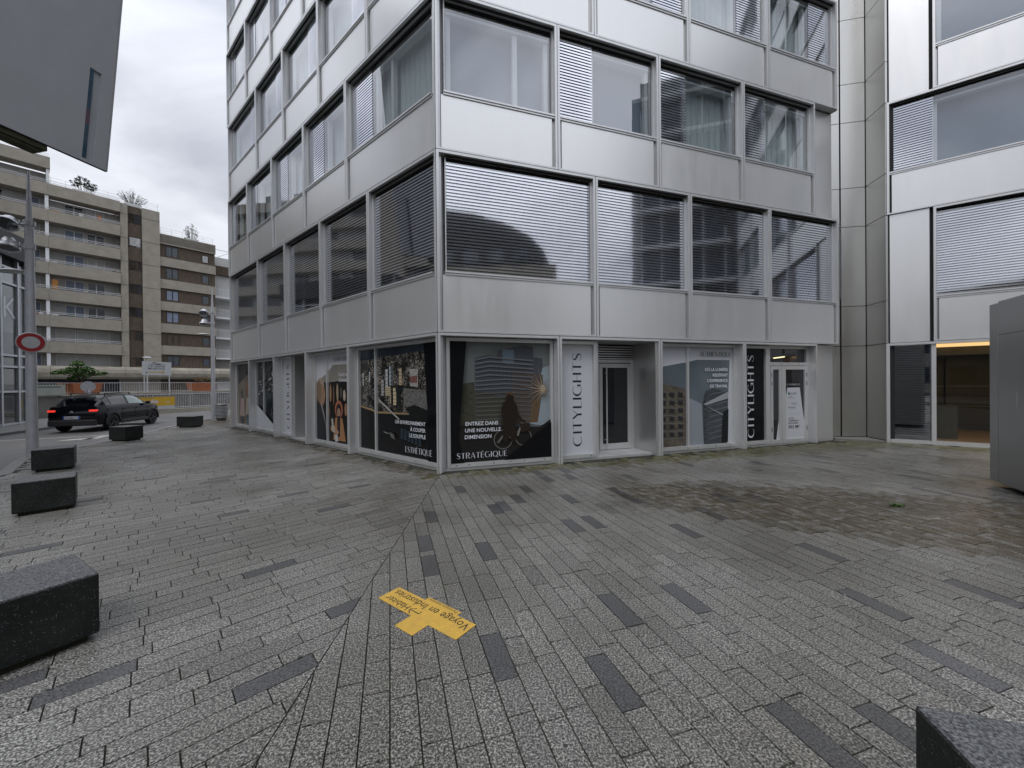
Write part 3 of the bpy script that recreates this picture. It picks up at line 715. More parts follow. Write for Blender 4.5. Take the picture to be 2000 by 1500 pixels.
# posters: stacked print layers on the glass
class Poster:
    def __init__(s, F, sg): s.F = F; s.mb = MB(F); s.lt = MB(F); s.k = 0; s.sg = sg; s.n = 0
    def poly(s, pts, m):
        s.n += 1; r = .2605-.0006*s.n
        s.mb.face([(t, r, z) for t, z in pts], m)
    def fn(s, t0, z0, rot=False, slant=0):
        r = .2605-.0006*(s.n+2)
        if rot: return lambda x, y: s.F(t0-s.sg*y, r, z0+x)
        return lambda x, y: s.F(t0+s.sg*x, r, z0+y+slant*x)
    def done(s, name='poster', label=None):
        o = s.mb.build(name, None, T, fix=False, label=label)
        if s.lt.v: s.lt.build('lettering', None, o, fix=False)
        return o
PW, PK = M['pwhite'], M['pblack']
rect = lambda a, b, c, d: [(a, c), (b, c), (b, d), (a, d)]
# right 1: tower block, low sun, cyclist
p = Poster(FR, 1)
p.poly(rect(.261, 2.369, .136, 2.51), mat('print_dusk_sky', (.17, .185, .185), .2, col2=(.10, .11, .105), vscale=1.1, detail=1, spec=.35))
p.poly([(2.0, .80), (2.37, .80), (2.37, 2.0), (2.2, 1.9), (2.1, 1.4)], pr((.34, .40, .44)))
p.poly([(.48, 1.68), (.75, 1.71), (.75, .84), (.38, .87)], pr((.055, .056, .04), var=.3, vscale=14))
tw = [(.75, .84), (.76, 2.19), (1.04, 2.25), (1.23, 2.23), (1.23, 2.35), (1.50, 2.41), (1.78, 2.47), (2.01, 2.43), (2.01, 2.22), (2.22, 2.19), (2.22, 1.60), (2.10, .80)]
p.poly(tw, pr((.075, .082, .096)))
p.poly([(1.34, 2.38), (1.59, 2.36), (1.59, 2.07), (1.45, 2.06), (1.34, 2.1)], pr((.13, .17, .21)))
p.poly([(1.90, .84), (2.22, 2.0), (2.369, 2.05), (2.369, .9), (2.1, .8)], pr((.27, .32, .35)))
p.poly([(1.50, .86), (1.56, 1.95), (2.22, 1.85), (2.22, 1.55), (2.08, .86)], pr((.10, .082, .075)))
p.poly([(1.92, .86), (1.98, 1.35), (2.18, 1.35), (2.10, .86)], pr((.13, .085, .05)))
p.poly([(.75, .84), (.755, 1.55), (1.5, 1.35), (1.48, .84)], pr((.062, .062, .05)))
# floor stripes with a fold, as on the printed tower
z_ = .95
k_ = 0
while z_ < 2.15:
    xa = .77; xm = 1.06 if z_ > 1.75 else 1.42; xb = 1.30 if z_ > 1.75 else 1.62; xc = 2.0 if z_ > 1.75 else 1.98
    li = pr((.15, .158, .17)) if z_ > 1.5 else pr((.12, .117, .10))
    sl = (z_-1.0)*.05
    p.poly([(xa, z_), (xm, z_+sl), (xm, z_+sl+.028), (xa, z_+.026)], li)
    p.poly([(xm, z_+sl), (xc, z_-.02+sl*.2), (xc, z_+.008+sl*.2), (xm, z_+sl+.028)], li)
    z_ += .085; k_ += 1
for i in range(22):
    xa = .80+.055*i
    if xa > 1.93: break
    p.poly([(xa, .95), (xa+.006, .95), (xa+.006, 2.05 if xa < 2 else 1.9), (xa, 2.05)], pr((.05, .055, .065)))
# sun burst
sx, sz = 2.20, 1.55
for a in range(0, 360, 17):
    ln = .55 if 90 < a < 260 else .28
    ln *= .6+.5*abs(sin(a*2.3))
    ca, sa = cos(R_(a)), sin(R_(a))
    tx = max(.6, min(2.36, sx+ca*ln)); tz = sz+sa*ln
    p.poly([(sx-sa*.012, sz+ca*.012), (tx, tz), (sx+sa*.012, sz-ca*.012)], pr((.20, .155, .125)))
for q_, cg in ((.085, (.30, .29, .26)), (.06, (.40, .38, .33)), (.035, (.62, .58, .50))):
    p.poly([(min(2.365, sx+q_*.8*cos(R_(a))), sz+q_*1.15*sin(R_(a))) for a in range(0, 360, 15)], pr(cg))
for a in range(5, 365, 24):
    ln = (.34 if 90 < a < 265 else .15)*(.65+.35*abs(sin(a*1.7)))
    ca, sa = cos(R_(a)), sin(R_(a))
    p.poly([(sx-sa*.010, sz+ca*.010), (max(.6, min(2.365, sx+ca*ln)), sz+sa*ln), (sx+sa*.010, sz-ca*.010)], pr((.40, .31, .21)))
# ground shade, cyclist
p.poly([(.261, .136), (.261, .87), (.43, .87), (1.33, .83), (2.12, .77), (2.37, .92), (2.37, .136)], pr((.020, .019, .018)))
def ring(cx, cz, rr, w_, m, sq=1.0, n=20):
    for j in range(n):
        a0, a1 = 2*pi*j/n, 2*pi*(j+1)/n
        p.poly([(cx+rr*sq*cos(a0), cz+rr*sin(a0)), (cx+rr*sq*cos(a1), cz+rr*sin(a1)), (cx+(rr-w_)*sq*cos(a1), cz+(rr-w_)*sin(a1)), (cx+(rr-w_)*sq*cos(a0), cz+(rr-w_)*sin(a0))], m)
    
bk_ = pr((.14, .135, .12))
ring(1.32, .55, .20, .02, bk_); ring(1.75, .58, .18, .02, bk_)
p.poly([(1.30, .62), (1.58, .60), (1.56, .57), (1.30, .585)], bk_); p.poly([(1.18, .50), (1.42, .78), (1.45, .76), (1.22, .48)], bk_)
p.poly([(1.60, .62), (1.70, .88), (1.73, .87), (1.64, .60)], pr((.2, .19, .17)))
body = [(1.4, 1.45), (1.44, 1.485), (1.48, 1.49), (1.53, 1.46), (1.545, 1.40), (1.535, 1.34), (1.57, 1.30), (1.62, 1.20), (1.645, 1.06), (1.73, .94), (1.81, .90), (1.80, .87), (1.70, .90), (1.60, 1.0), (1.58, .82), (1.62, .66), (1.57, .48), (1.50, .46), (1.46, .62), (1.36, .45), (1.30, .52), (1.31, .82), (1.30, .98), (1.28, 1.16), (1.32, 1.29), (1.40, 1.35), (1.385, 1.40)]
p.poly(body, pr((.024, .018, .014)))
p.poly([(1.36, 1.43), (1.45, 1.50), (1.55, 1.46), (1.555, 1.42), (1.45, 1.46), (1.38, 1.42)], pr((.10, .05, .03)))
p.poly([(1.66, .86), (1.90, .86), (1.88, .70), (1.70, .68)], pr((.030, .022, .018)))
p.poly([(.261, .136), (.261, 2.51), (.58, 2.51), (.41, .62), (.52, .136)], PK)
p.poly([(1.33, .136), (2.0, .62), (2.37, .86), (2.37, .136)], PK)
for s_, zz in (('ENTREZ DANS', .86), ('UNE NOUVELLE', .73), ('DIMENSION', .60)):
    put_text(p.lt, s_, p.fn(.545-(.86-zz)*.06, zz), .072, M['pwhite2'], .022)
disp_text(p.lt, 'STRATÉGIQUE', p.fn(.37, .22), .11, M['pwhite2'], width=1.02)
p.done(label='printed window poster of a cyclist before a tower block at sunset')
# right 2: white upright panel
p = Poster(FR, 1); p.poly(rect(2.631, 3.409, .136, 2.51), PW)
disp_text(p.lt, 'CITYLIGHTS', p.fn(3.13, .30, rot=True), .21, M['ink'], width=2.02, gap=.14)
p.done(label='white window poster with upright black lettering')
# right 3
p = Poster(FR, 1)
p.poly(rect(5.151, 7.389, .136, 2.51), PW)
p.poly([(5.151, 2.02), (5.94, 2.14), (6.28, 2.205), (7.30, 2.205), (7.19, .136), (5.151, .136)], mat('print_grey_sky', (.16, .19, .215), .2, col2=(.105, .13, .15), vscale=.8, detail=1))
p.poly([(6.0, .136), (6.0, 1.3), (6.43, 1.12), (6.47, .136)], pr((.26, .29, .32)))
p.poly([(5.151, .136), (5.151, 1.66), (5.93, 1.49), (5.93, .136)], pr((.115, .10, .082), var=.35, vscale=7))
for i in range(8):
    zz = .32+i*.17
    p.poly([(5.151, zz+.02*i), (5.93, zz), (5.93, zz+.012), (5.151, zz+.016+.02*i)], pr((.17, .165, .155)))
for i in range(6):
    for j in range(3):
        zz = .38+i*.19; xx = 5.2+j*.25
        p.poly([(xx, zz), (xx+.14, zz-.01), (xx+.14, zz+.08), (xx, zz+.10)], pr((.035, .037, .04)))
p.poly([(6.53, 1.45), (6.43, 1.12), (6.47, .16), (7.19, .16), (7.235, 1.42), (6.75, 1.50)], pr((.075, .085, .092), var=.3, vscale=5, stretch=(1, 1, 4)))
for i in range(9):
    zz = .25+i*.135
    p.poly([(6.62, zz), (7.21, zz+.10), (7.21, zz+.13), (6.62, zz+.02)], pr((.15, .165, .175)))
    p.poly([(6.47, zz), (6.52, zz+.05), (6.50, zz-.03)], pr((.03, .035, .035)))
p.poly([(6.43, 1.12), (7.22, 1.42), (7.22, 1.25), (6.55, 1.10)], pr((.34, .36, .38)))
p.poly([(6.43, 1.12), (7.21, .80), (7.21, .74)], pr((.26, .26, .27)))
p.poly([(7.0, .16), (7.2, .16), (7.225, 1.0), (7.04, .9)], pr((.02, .022, .024)))
disp_text(p.lt, 'AUTHENTIQUE', p.fn(6.33, 2.29), .115, M['ink'], width=.98)
for s_, zz in (('OÙ LA LUMIÈRE', 1.93), ('REDÉFINIT', 1.795), ('L’EXPÉRIENCE', 1.66), ('DE TRAVAIL', 1.525)):
    put_text(p.lt, s_, p.fn(7.21-(1.93-zz)*.03, zz), .072, M['pwhite2'], .022, align='r')
p.done(label='grey blue window poster of stacked storeys under a white band')
# right 4: black upright panel
p = Poster(FR, 1); p.poly(rect(7.651, 8.449, .136, 2.51), PK)
disp_text(p.lt, 'CITYLIGHTS', p.fn(8.10, .22, rot=True), .21, M['pwhite2'], width=2.12, gap=.14)
p.done(label='black window poster with upright white lettering')
# left 1: aerial city
p = Poster(FL, -1)
p.poly(rect(.261, 3.289, .136, 2.51), mat('print_night_sky', (.035, .05, .065), .2, col2=(.018, .025, .032), vscale=1, detail=1))
p.poly([(3.29, 2.26), (2.6, 2.30), (1.6, 2.33), (.66, 2.37), (.58, 1.1), (1.27, 1.04), (2.5, 1.02), (3.29, 1.12)], M['pcity'])
p.poly([(3.29, 2.26), (2.5, 2.28), (2.5, 2.33), (3.29, 2.34)], pr((.02, .03, .045)))
p.poly([(3.29, .136), (3.29, 1.12), (2.5, 1.0), (1.27, 1.02), (.6, 1.10), (.6, .136)], pr((.012, .0125, .013)))
p.poly([(3.29, 1.13), (2.5, 1.01), (1.3, 1.03), (1.3, 1.06), (2.5, 1.05), (3.29, 1.17)], pr((.30, .22, .10)))
for (x, a, b, w_, c) in ((2.36, 1.42, 1.78, .10, (.32, .33, .33)), (2.18, 1.62, 2.02, .10, (.42, .44, .45)), (2.02, 1.66, 2.08, .06, (.40, .46, .50)), (1.93, 1.65, 2.10, .05, (.12, .14, .16)),
                         (2.18, 1.42, 1.63, .22, (.42, .36, .24)), (1.86, 1.22, 1.60, .12, (.50, .42, .28)), (1.62, 1.66, 2.02, .10, (.44, .35, .24)), (3.15, 1.65, 1.95, .04, (.55, .56, .56)), (2.85, 1.75, 1.98, .05, (.5, .5, .5)), (1.98, 1.25, 1.5, .06, (.35, .3, .2))):
    p.poly([(x, a), (x-w_, a), (x-w_, b), (x, b)], pr(c))
    for j in range(4): p.poly([(x, a+(b-a)*(j+.5)/4.5), (x-w_, a+(b-a)*(j+.5)/4.5), (x-w_, a+(b-a)*(j+.65)/4.5), (x, a+(b-a)*(j+.65)/4.5)], pr((.10, .10, .10)))
p.poly([(1.25, 1.65), (1.75, 1.60), (1.62, 1.15), (1.50, 1.12), (1.60, 1.5)], pr((.018, .022, .02)))
p.poly([(1.45, 1.60), (.66, 1.55), (.62, 1.15), (1.45, 1.22)], pr((.13, .125, .12), var=.6, vscale=24))
p.poly([(1.2, 2.0), (.92, 2.0), (.92, 1.62), (1.2, 1.64)], pr((.32, .30, .29), var=.7, vscale=30))
p.poly([(1.2, 1.84), (.95, 1.86), (.95, 1.70), (1.2, 1.72)], pr((.17, .08, .07), var=.6, vscale=30))
p.poly([(2.45, 1.42), (2.42, 1.30), (1.62, .90), (1.60, .93), (2.38, 1.33)], pr((.36, .36, .34)))
p.poly([(1.35, 1.18), (1.05, 1.25), (.6, 1.15), (.6, .9), (1.1, .92)], pr((.012, .014, .013)))
for i in range(6):
    for j in range(5):
        x = 1.55-.13*i; zz = .72-.045*j-.02*i
        p.poly([(x, zz), (x-.08, zz-.01), (x-.08, zz-.03), (x, zz-.02)], pr((.05, .085, .12)))
p.poly([(2.2, .60), (2.0, .57), (2.0, .585), (2.2, .615)], pr((.3, .3, .3))); p.poly([(1.98, .62), (1.8, .58), (1.75, .46), (1.9, .5)], pr((.12, .12, .12)))
p.poly([(.261, .136), (.261, 2.51), (.70, 2.51), (.58, 1.1), (.59, .136)], PK)
for s_, zz in (('UN ENVIRONNEMENT', .83), ('À COUPER', .70), ('LE SOUFFLE', .57)):
    put_text(p.lt, s_, p.fn(.66, zz), .075, M['pwhite2'], .022, align='r')
disp_text(p.lt, 'ESTHÉTIQUE', p.fn(1.36, .24), .12, M['pwhite2'], width=.90)
p.done(label='dark window poster of a city seen from the air')
# left 2: crowd photo
p = Poster(FL, -1)
p.poly(rect(3.551, 5.739, .136, 2.51), PW)
p.poly([(5.739, 1.75), (5.08, 2.01), (4.74, 2.21), (3.551, 2.21), (3.551, .136), (5.739, .136)], pr((.24, .225, .20), var=.1, vscale=2))
p.poly([(5.739, 1.5), (5.3, 1.75), (4.9, 1.75), (4.4, 1.78), (3.9, 1.74), (3.551, 1.76), (3.551, .136), (5.739, .136)], pr((.016, .014, .013)))
for (x, zz, w_, h_, c) in ((4.9, 1.70, .12, .5, (.30, .18, .10)), (4.72, 1.66, .10, .55, (.14, .09, .06)), (4.5, 1.72, .12, .5, (.34, .26, .18)), (4.3, 1.62, .10, .3, (.10, .09, .09)), (4.12, 1.55, .14, .30, (.42, .36, .28)), (4.05, 1.2, .14, .34, (.30, .17, .10)), (3.8, 1.68, .16, .5, (.28, .16, .10)), (5.0, 1.1, .08, .3, (.26, .16, .10))):
    p.poly([(x+w_/2*cos(R_(a)), zz-h_/2+h_/2*sin(R_(a))) for a in range(0, 360, 40)], pr(c))
def ell(x, zz, rx, rz, c): p.poly([(x+rx*cos(R_(a)), zz+rz*sin(R_(a))) for a in range(0, 360, 20)], pr(c))
ell(5.50, 1.62, .24, .26, (.34, .27, .20)); ell(5.42, 1.40, .22, .30, (.30, .18, .11)); ell(5.60, 1.50, .16, .30, (.20, .14, .09))
p.poly([(5.739, 1.15), (5.45, 1.12), (5.25, .8), (5.10, .2), (5.08, .136), (5.739, .136)], pr((.014, .015, .019)))
p.poly([(5.50, 1.16), (5.38, 1.10), (5.10, .25), (5.06, .28), (5.3, .95)], pr((.34, .33, .32)))
ell(4.42, 1.02, .22, .24, (.34, .13, .08)); ell(4.42, .98, .15, .20, (.030, .022, .02)); ell(4.42, .92, .10, .14, (.32, .19, .13))
p.poly([(4.62, .80), (4.22, .80), (4.05, .20), (4.75, .20)], pr((.33, .17, .08)))
p.poly([(4.50, .85), (4.34, .85), (4.36, .30), (4.52, .30)], pr((.030, .028, .03)))
ell(4.75, .50, .14, .09, (.42, .27, .18)); ell(4.55, .42, .12, .06, (.38, .24, .16)); p.poly([(4.68, .32), (4.5, .36), (4.45, .18), (4.62, .15)], pr((.45, .45, .45)))
p.poly([(4.85, .75), (4.75, .78), (4.65, .4), (4.78, .4)], pr((.4, .38, .34)))
disp_text(p.lt, 'SYMPATHIQUE', p.fn(4.70, 2.30), .11, M['ink'], width=1.04)
for s_, zz in (('PLACE AUX', 1.90), ('ÉCHANGES', 1.76)): put_text(p.lt, s_, p.fn(4.38, zz), .075, M['pwhite2'], .022)
p.done(label='window poster of a crowd with a woman in a pink hat')
# left 3 white panel
p = Poster(FL, -1); p.poly(rect(7.471, 8.209, .136, 2.51), PW)
disp_text(p.lt, 'CITYLIGHTS', p.fn(7.76, .28, rot=True), .21, M['ink'], width=2.05, gap=.14)
p.done(label='white window poster with upright black lettering')
# left 4
p = Poster(FL, -1)
p.poly(rect(8.461, 10.639, .136, 2.51), pr((.020, .024, .026), var=.5, vscale=5))
for i in range(60):
    x = 8.6+rnd.random()*1.9; zz = 1.3+rnd.random()*1.0; s_ = .03+rnd.random()*.09
    c = rnd.choice([(.03, .04, .05), (.09, .10, .10), (.20, .21, .21), (.34, .35, .35), (.05, .05, .04)])
    p.poly([(x, zz), (x-s_*2, zz+s_*.4), (x-s_*1.4, zz+s_), (x+s_*.4, zz+s_*.5)], pr(c))
ell(8.85, 2.05, .3, .14, (.40, .41, .42))
ring(9.0, .75, .22, .02, pr((.16, .17, .18))); ell(9.0, .72, .05, .05, (.4, .4, .4))
p.poly([(10.639, .97), (9.95, .72), (9.12, .38), (8.461, .36), (8.461, .136), (10.639, .136)], PW)
p.done(label='dark window poster of tree branches with a white lower corner')
# left 5
p = Poster(FL, -1)
p.poly(rect(10.901, 12.979, .136, 2.51), pr((.13, .105, .08), var=.2, vscale=3))
p.poly([(12.979, 2.51), (10.901, 2.51), (10.901, 2.20), (11.7, 2.14), (12.979, 1.70)], pr((.018, .016, .014)))
ell(12.5, 1.35, .12, .18, (.05, .035, .03)); p.poly([(12.72, 1.15), (12.3, 1.15), (12.2, .45), (12.8, .45)], pr((.30, .22, .20)))
p.poly([(12.75, .45), (12.25, .45), (12.3, .18), (12.7, .18)], pr((.03, .03, .04)))
ell(11.8, 1.55, .16, .30, (.20, .10, .05)); p.poly([(12.0, 1.2), (11.5, 1.2), (11.4, .5), (12.1, .5)], pr((.34, .29, .24))); p.poly([(12.0, .55), (11.55, .55), (11.6, .18), (11.95, .18)], pr((.07, .10, .14)))
p.done(label='brown toned window poster of two people standing')

# recessed door in the second right bay
dr = MB(FR)
dr.box(3.50, 3.56, .27, .92, .02, 2.6, M['frame']); dr.box(4.90, 4.955, .05, .99, .0, 2.595, M['panelB'])
dr.box(3.56, 4.90, .23, .95, -.012, .05, M['frame']); dr.box(3.57, 3.86, .90, .95, .05, 2.6, M['panelB'])
dr.build('door_recess', None, T)
df = MB(FR); df.box(3.86, 3.93, .88, .93, .05, 2.15); df.box(4.83, 4.90, .88, .93, .05, 2.15); df.box(3.86, 4.90, .88, .93, 2.15, 2.22)
df.build('door_frame', M['frame'], T)
dd = MB(FR); dd.box(3.94, 4.03, .87, .92, .06, 2.13); dd.box(4.73, 4.82, .87, .92, .06, 2.13); dd.box(4.03, 4.73, .87, .92, 2.03, 2.13); dd.box(4.03, 4.73, .87, .92, .06, .20)
dd = dd.build('door', M['frame'], T)
q = MB(FR); q.box(4.03, 4.73, .89, .90, .20, 2.03); q.build('door_glass', M['darkglass'], dd)
q = MB(FR); q.tube((4.10, .80, .12), (4.10, .80, 2.06), .018); q.tube((4.10, .80, .3), (4.10, .88, .3), .012); q.tube((4.10, .80, 1.9), (4.10, .88, 1.9), .012); q.build('handle', M['frame'], dd, smooth=True)
q = MB(FR)
q.box(3.86, 4.90, .94, .96, 2.22, 2.6, M['black'])
for k in range(6): q.box(3.87, 4.89, .88, .93, 2.235+k*.058, 2.262+k*.058, M['frame'])
q.build('vent_grille', None, T)
q = MB(FR); q.box(3.8, 5.0, .97, .99, 0, 2.6); q.build('recess_back', M['interior'], T)
# double door in the fourth right bay
q = MB(FR)
q.box(8.52, 8.60, .20, .27, .0, 2.6, M['frame']); q.box(9.93, 9.998, .20, .27, .0, 2.6, M['frame'])
q.box(8.60, 9.93, .20, .27, 2.08, 2.16, M['frame']); q.box(8.60, 9.93, .20, .27, 2.52, 2.6, M['frame'])
q.box(8.6, 9.93, .262, .268, 2.16, 2.52, M['darkglass'])
q.box(8.5, 10.02, .275, 1.0, 0, 2.62, M['interior'])
for xx in (8.68, 8.98, 9.3, 9.62): q.box(xx, xx+.03, .196, .201, 2.11, 2.123, M['black'])
q.build('door_frame', None, T)
q = MB(FR); q.tube((8.78, .24, 2.27), (9.16, .24, 2.31), .016, m=None); q.build('tube_lamp', M['tubeglow'], T)
for (a, b, g0, g1) in ((8.61, 8.99, 8.69, 8.91), (9.0, 9.925, 9.14, 9.84)):
    q = MB(FR); q.box(a, g0, .19, .24, .03, 2.07); q.box(g1, b, .19, .24, .03, 2.07); q.box(g0, g1, .19, .24, 1.97, 2.07); q.box(g0, g1, .19, .24, .03, .13)
    d_ = q.build('door', M['frame'], T)
    q = MB(FR); q.box(g0, g1, .222, .228, .13, 1.97); q.build('door_glass', M['darkglass'], d_)
    if a < 8.8:
        q = MB(FR); q.face([(8.91, .2212, .13), (8.83, .2212, .13), (8.91, .2212, .62)], PW); q.build('poster', None, d_, fix=False)
    else:
        q = MB(lambda t, r, z: FR(9.14+(t-9.09)*1.63, r, z))
        q.face([(9.09, .2212, .13), (9.52, .2212, .13), (9.52, .2212, .62), (9.43, .2212, 1.49), (9.15, .2212, 1.49), (9.09, .2212, 1.12)], PW)
        rr = .2200
        fn = lambda t0, z0: (lambda x, y: FR(9.14+(t0-9.09+x)*1.63, rr, z0+y))
        disp_text(q, 'COMMERCE', fn(9.14, 1.55), .045, M['pwhite2'], width=.29)
        q.face([(9.165, rr, 1.30), (9.20, rr, 1.30), (9.20, rr, 1.36), (9.165, rr, 1.36)], pr((.01, .12, .12)))
        for zz, w_ in ((1.335, .14), (1.305, .13)): put_text(q, 'BNP PARIBAS' if w_ > .135 else 'REAL ESTATE', fn(9.215, zz), .018, M['ink'], .02, width=w_)
        bar = lambda x0_, x1_, z_, h_, c_: q.face([(x0_, rr, z_), (x1_, rr, z_), (x1_, rr, z_+h_), (x0_, rr, z_+h_)], pr(c_))
        bar(9.165, 9.27, 1.235, .014, (.10, .10, .11)); bar(9.165, 9.33, 1.197, .008, (.26, .26, .27))
        for a_ in range(0, 360, 30): q.face([(9.185+.03*cos(R_(a_)), rr, 1.07+.035*sin(R_(a_))), (9.185+.03*cos(R_(a_+25)), rr, 1.07+.035*sin(R_(a_+25))), (9.185+.026*cos(R_(a_+12)), rr, 1.07+.03*sin(R_(a_+12)))], pr((.2, .2, .2)))
        bar(9.235, 9.36, 1.062, .018, (.26, .26, .27)); bar(9.235, 9.36, 1.032, .008, (.30, .30, .31)); bar(9.165, 9.33, .957, .015, (.10, .10, .11)); bar(9.165, 9.33, .922, .008, (.26, .26, .27))
        q.face([(9.165, rr, .78), (9.42, rr, .785), (9.42, rr, .788), (9.165, rr, .783)], M['ink'])
        for s_, zz, w_ in (('LOCAL', .65, .125), ('COMMERCIAL', .585, .245), ('DISPONIBLE', .52, .225)): put_text(q, s_, fn(9.165, zz), .040, M['ink'], .015, width=w_)
        put_text(q, '302 M²', fn(9.165, .405), .078, M['ink'], .02, width=.255)
        q.build('poster', None, d_, fix=False)
    q = MB(FR); hx = (a+.01) if a < 8.8 else (b-.03)
    for zz in (.35, 1.55, 1.78): q.box(hx, hx+.02, .175, .19, zz, zz+.11)
    q.build('hinge', M['steel_dark'], d_)
# left deep recess
q = MB(FL); q.box(5.93, 6.0, .27, .95, 0, 2.6, M['panelB']); q.box(7.33, 7.40, .27, .95, 0, 2.6, M['panelB']); q.box(6.0, 7.33, .88, .95, 0, 2.6, M['panelB']); q.box(5.93, 7.40, .22, .95, -.012, .04, M['frame'])
q.build('door_recess', None, T)
# sides of the shopfront reveals are the frame boxes; moss line of grey plinth
q = MB(FR); q.box(10.06, 10.92, .205, 1.0, -.01, 2.63); q.build('side_panel', M['panelB'], T)

# ------------------------------------------------------------------ recessed metal-clad link wall
LW = thing('link_wall', 'recessed wall of tall stainless panels with dark vertical joints between the two towers', 'wall', (9.6, 11.3, 0))
P1, P2, P3 = Vector((9.51, 11.33)), Vector((10.13, 11.20)), Vector((10.03, 10.5))
d12 = (P2-P1).normalized(); P0 = P1-d12*1.5
levels = [0.05, 2.65, 3.79, 6.07, 7.18, 9.06, 10.16, 12.0, 13.1, 14.93, 16.0, 17.85, 19, 20.8, 22, 24, 26, 28, 30, 33, 36, 40]
for (a, b, g0, g1) in ((P0, P1, 0, .02), (P1, P2, .02, .015), (P2, P3, .015, .0)):
    u = (b-a).normalized(); n_ = Vector((-u.y, u.x)); ln = (b-a).length
    Fx = lambda t, r, z, a=a, u=u, n_=n_: Vector((a.x+u.x*t+n_.x*r, a.y+u.y*t+n_.y*r, z))
    for k in range(len(levels)-1):
        q = MB(Fx); q.box(g0, ln-g1, 0, .05, levels[k]+.008, levels[k+1]-.008); q.build('cladding_panel', M['steel'], LW)
    q = MB(Fx); q.box(-.06, ln+(.06 if (b-P3).length > .01 else -.005), .056, .2, 0, 40); q.build('backing', M['black'], LW)
sl_ = MB(); sl_.prism([(9.05, 10.98), (9.98, 10.46), (10.12, 11.18), (9.1, 11.36)], -.01, .045); sl_.build('sill_slab', M['kerb'], LW)
q = MB(FR)
for k in range(34): q.box(10.96, 11.05, .02, .04, 3.9+k*.062, 3.93+k*.062)
q.build('side_louvre', M['slat'], T)

# ------------------------------------------------------------------ right-hand tower
T_ = thing('office_block', 'second aluminium clad office block at the right with a lit lobby window', 'building', (10.03, 10.5, 0))
OB = T_
def blank(t0, t1, z0, z1, rf=.05):
    q = MB(FB); q.box(t0+SEP, t1-SEP, rf, .7, z0+.008, z1-.008); q.build('blank_panel', M['panel'], OB)
for fl in range(1, 7):
    odd = fl % 2 == 1
    if odd:
        blank(0, .83, ZF[fl], ZF[fl+1])
        q = MB(FB); q.box(.83, .875, .08, .6, ZF[fl], ZF[fl+1]); q.build('joint', M['black'], OB)
        for (a, b) in ((.88, 3.4), (3.4, 5.9), (5.9, 8.4), (8.4, 10.9)):
            bay(FB, a, b, ZF[fl], SILL[fl], ZF[fl+1], 'dark' if fl == 1 else 'plain', None, 'blue')
    else:
        for (a, b) in ((0.02, 3.4), (3.4, 5.9), (5.9, 8.4), (8.4, 10.9)):
            bay(FB, a, b, ZF[fl], SILL[fl], ZF[fl+1], 'plain', ('lo', .84), 'blue')
q = MB(FB); q.box(0.02, 11, 1.0, 8, 2.66, 40); q.build('wall', M['interior'], OB)
q = MB(FB); z = 20.81
while z < 38: q.box(.0, 10.9, 0, .95, z, z+1.1, M['panel']); q.box(.0, 10.9, .1, .95, z+1.1, z+2.94, M['darkglass']); z += 2.95
q.build('upper_storeys', None, OB)
q = MB(FB); q.box(0, .07, 0, .3, 0, H0); q.box(.07, 11, 0, .3, H0-.06, H0); q.box(.85, .935, .05, .3, 0, H0-.06); q.box(.07, .85, .05, .3, 0, .09); q.box(.935, 3.3, .05, .3, 0, .09); q.box(3.3, 3.4, .0, .3, 0, H0-.06)
q.box(3.4, 10.9, .1, .6, 0, H0-.06)
q.build('shop_window_frame', M['frame'], OB)
q = MB(FB); q.face([(.07, .12, .09), (.85, .12, .09), (.85, .12, H0-.06), (.07, .12, H0-.06)]); q.build('shop_window', M['glassF1'], OB)
q = MB(FB)
for k in range(40): q.box(.075, .845, .16, .166, .12+k*.061, .148+k*.061)
q.build('louvre', M['slat'], OB)
q = MB(FB); q.box(.0, .90, .5, .52, 0, 2.6); q.build('backing', M['interior'], OB)
q = MB(FB); q.face([(.935, .12, .09), (3.3, .12, .09), (3.3, .12, H0-.06), (.935, .12, H0-.06)]); q.build('lobby_window', M['shopglass'], OB)
q = MB(FB); q.box(.90, .92, .3, 4.5, 0, 2.62, M['lobbywall']); q.box(.9, 5, 4.5, 4.55, 0, 2.62, M['lobbywall']); q.box(5, 5.05, .3, 4.5, 0, 2.62, M['lobbywall'])
q.box(.92, 5, .3, 4.5, -.012, .03, M['lobbyfloor']); q.box(.92, 5, .7, 4.5, 2.44, 2.60, M['lobbywall'])
q.box(.92, 5, .62, .69, 2.30, 2.60, M['lobbywall']); q.box(1.0, 1.6, 1.4, 1.7, .031, .95, M['lobbywall'])
q.box(2.0, 2.02, 4.40, 4.49, 0, 2.4, M['black']); q.box(.92, 5, 4.47, 4.495, 1.42, 1.45, M['concrete_grey']); q.box(.92, 5, 4.47, 4.495, .78, .80, M['concrete_grey'])
q.build('lobby', None, OB)
q = MB(FB); q.box(.94, 3.3, .30, .62, 2.52, 2.585); q.build('cove_lamp', M['lampglow'], OB)
for (a, b) in ((1.85, 1.6), (2.3, 2.3), (3.6, 1.6)):
    q = MB(); c = FB(a, b, 2.43); q.tube(tuple(c), (c.x, c.y, 2.415), .05); q.build('spot_lamp', M['spotglow'], OB)
ll = bpy.data.lights.new('lobby_lamp', 'AREA'); ll.energy = 9; ll.color = (1, .72, .38); ll.size = 1.5
lo = bpy.data.objects.new('lobby_lamp', ll); COL.objects.link(lo); lo.parent = OB; lo.matrix_parent_inverse = Matrix.Identity(4); lo.location = FB(2.6, 2.4, 2.40)-Vector((10.03, 10.5, 0))

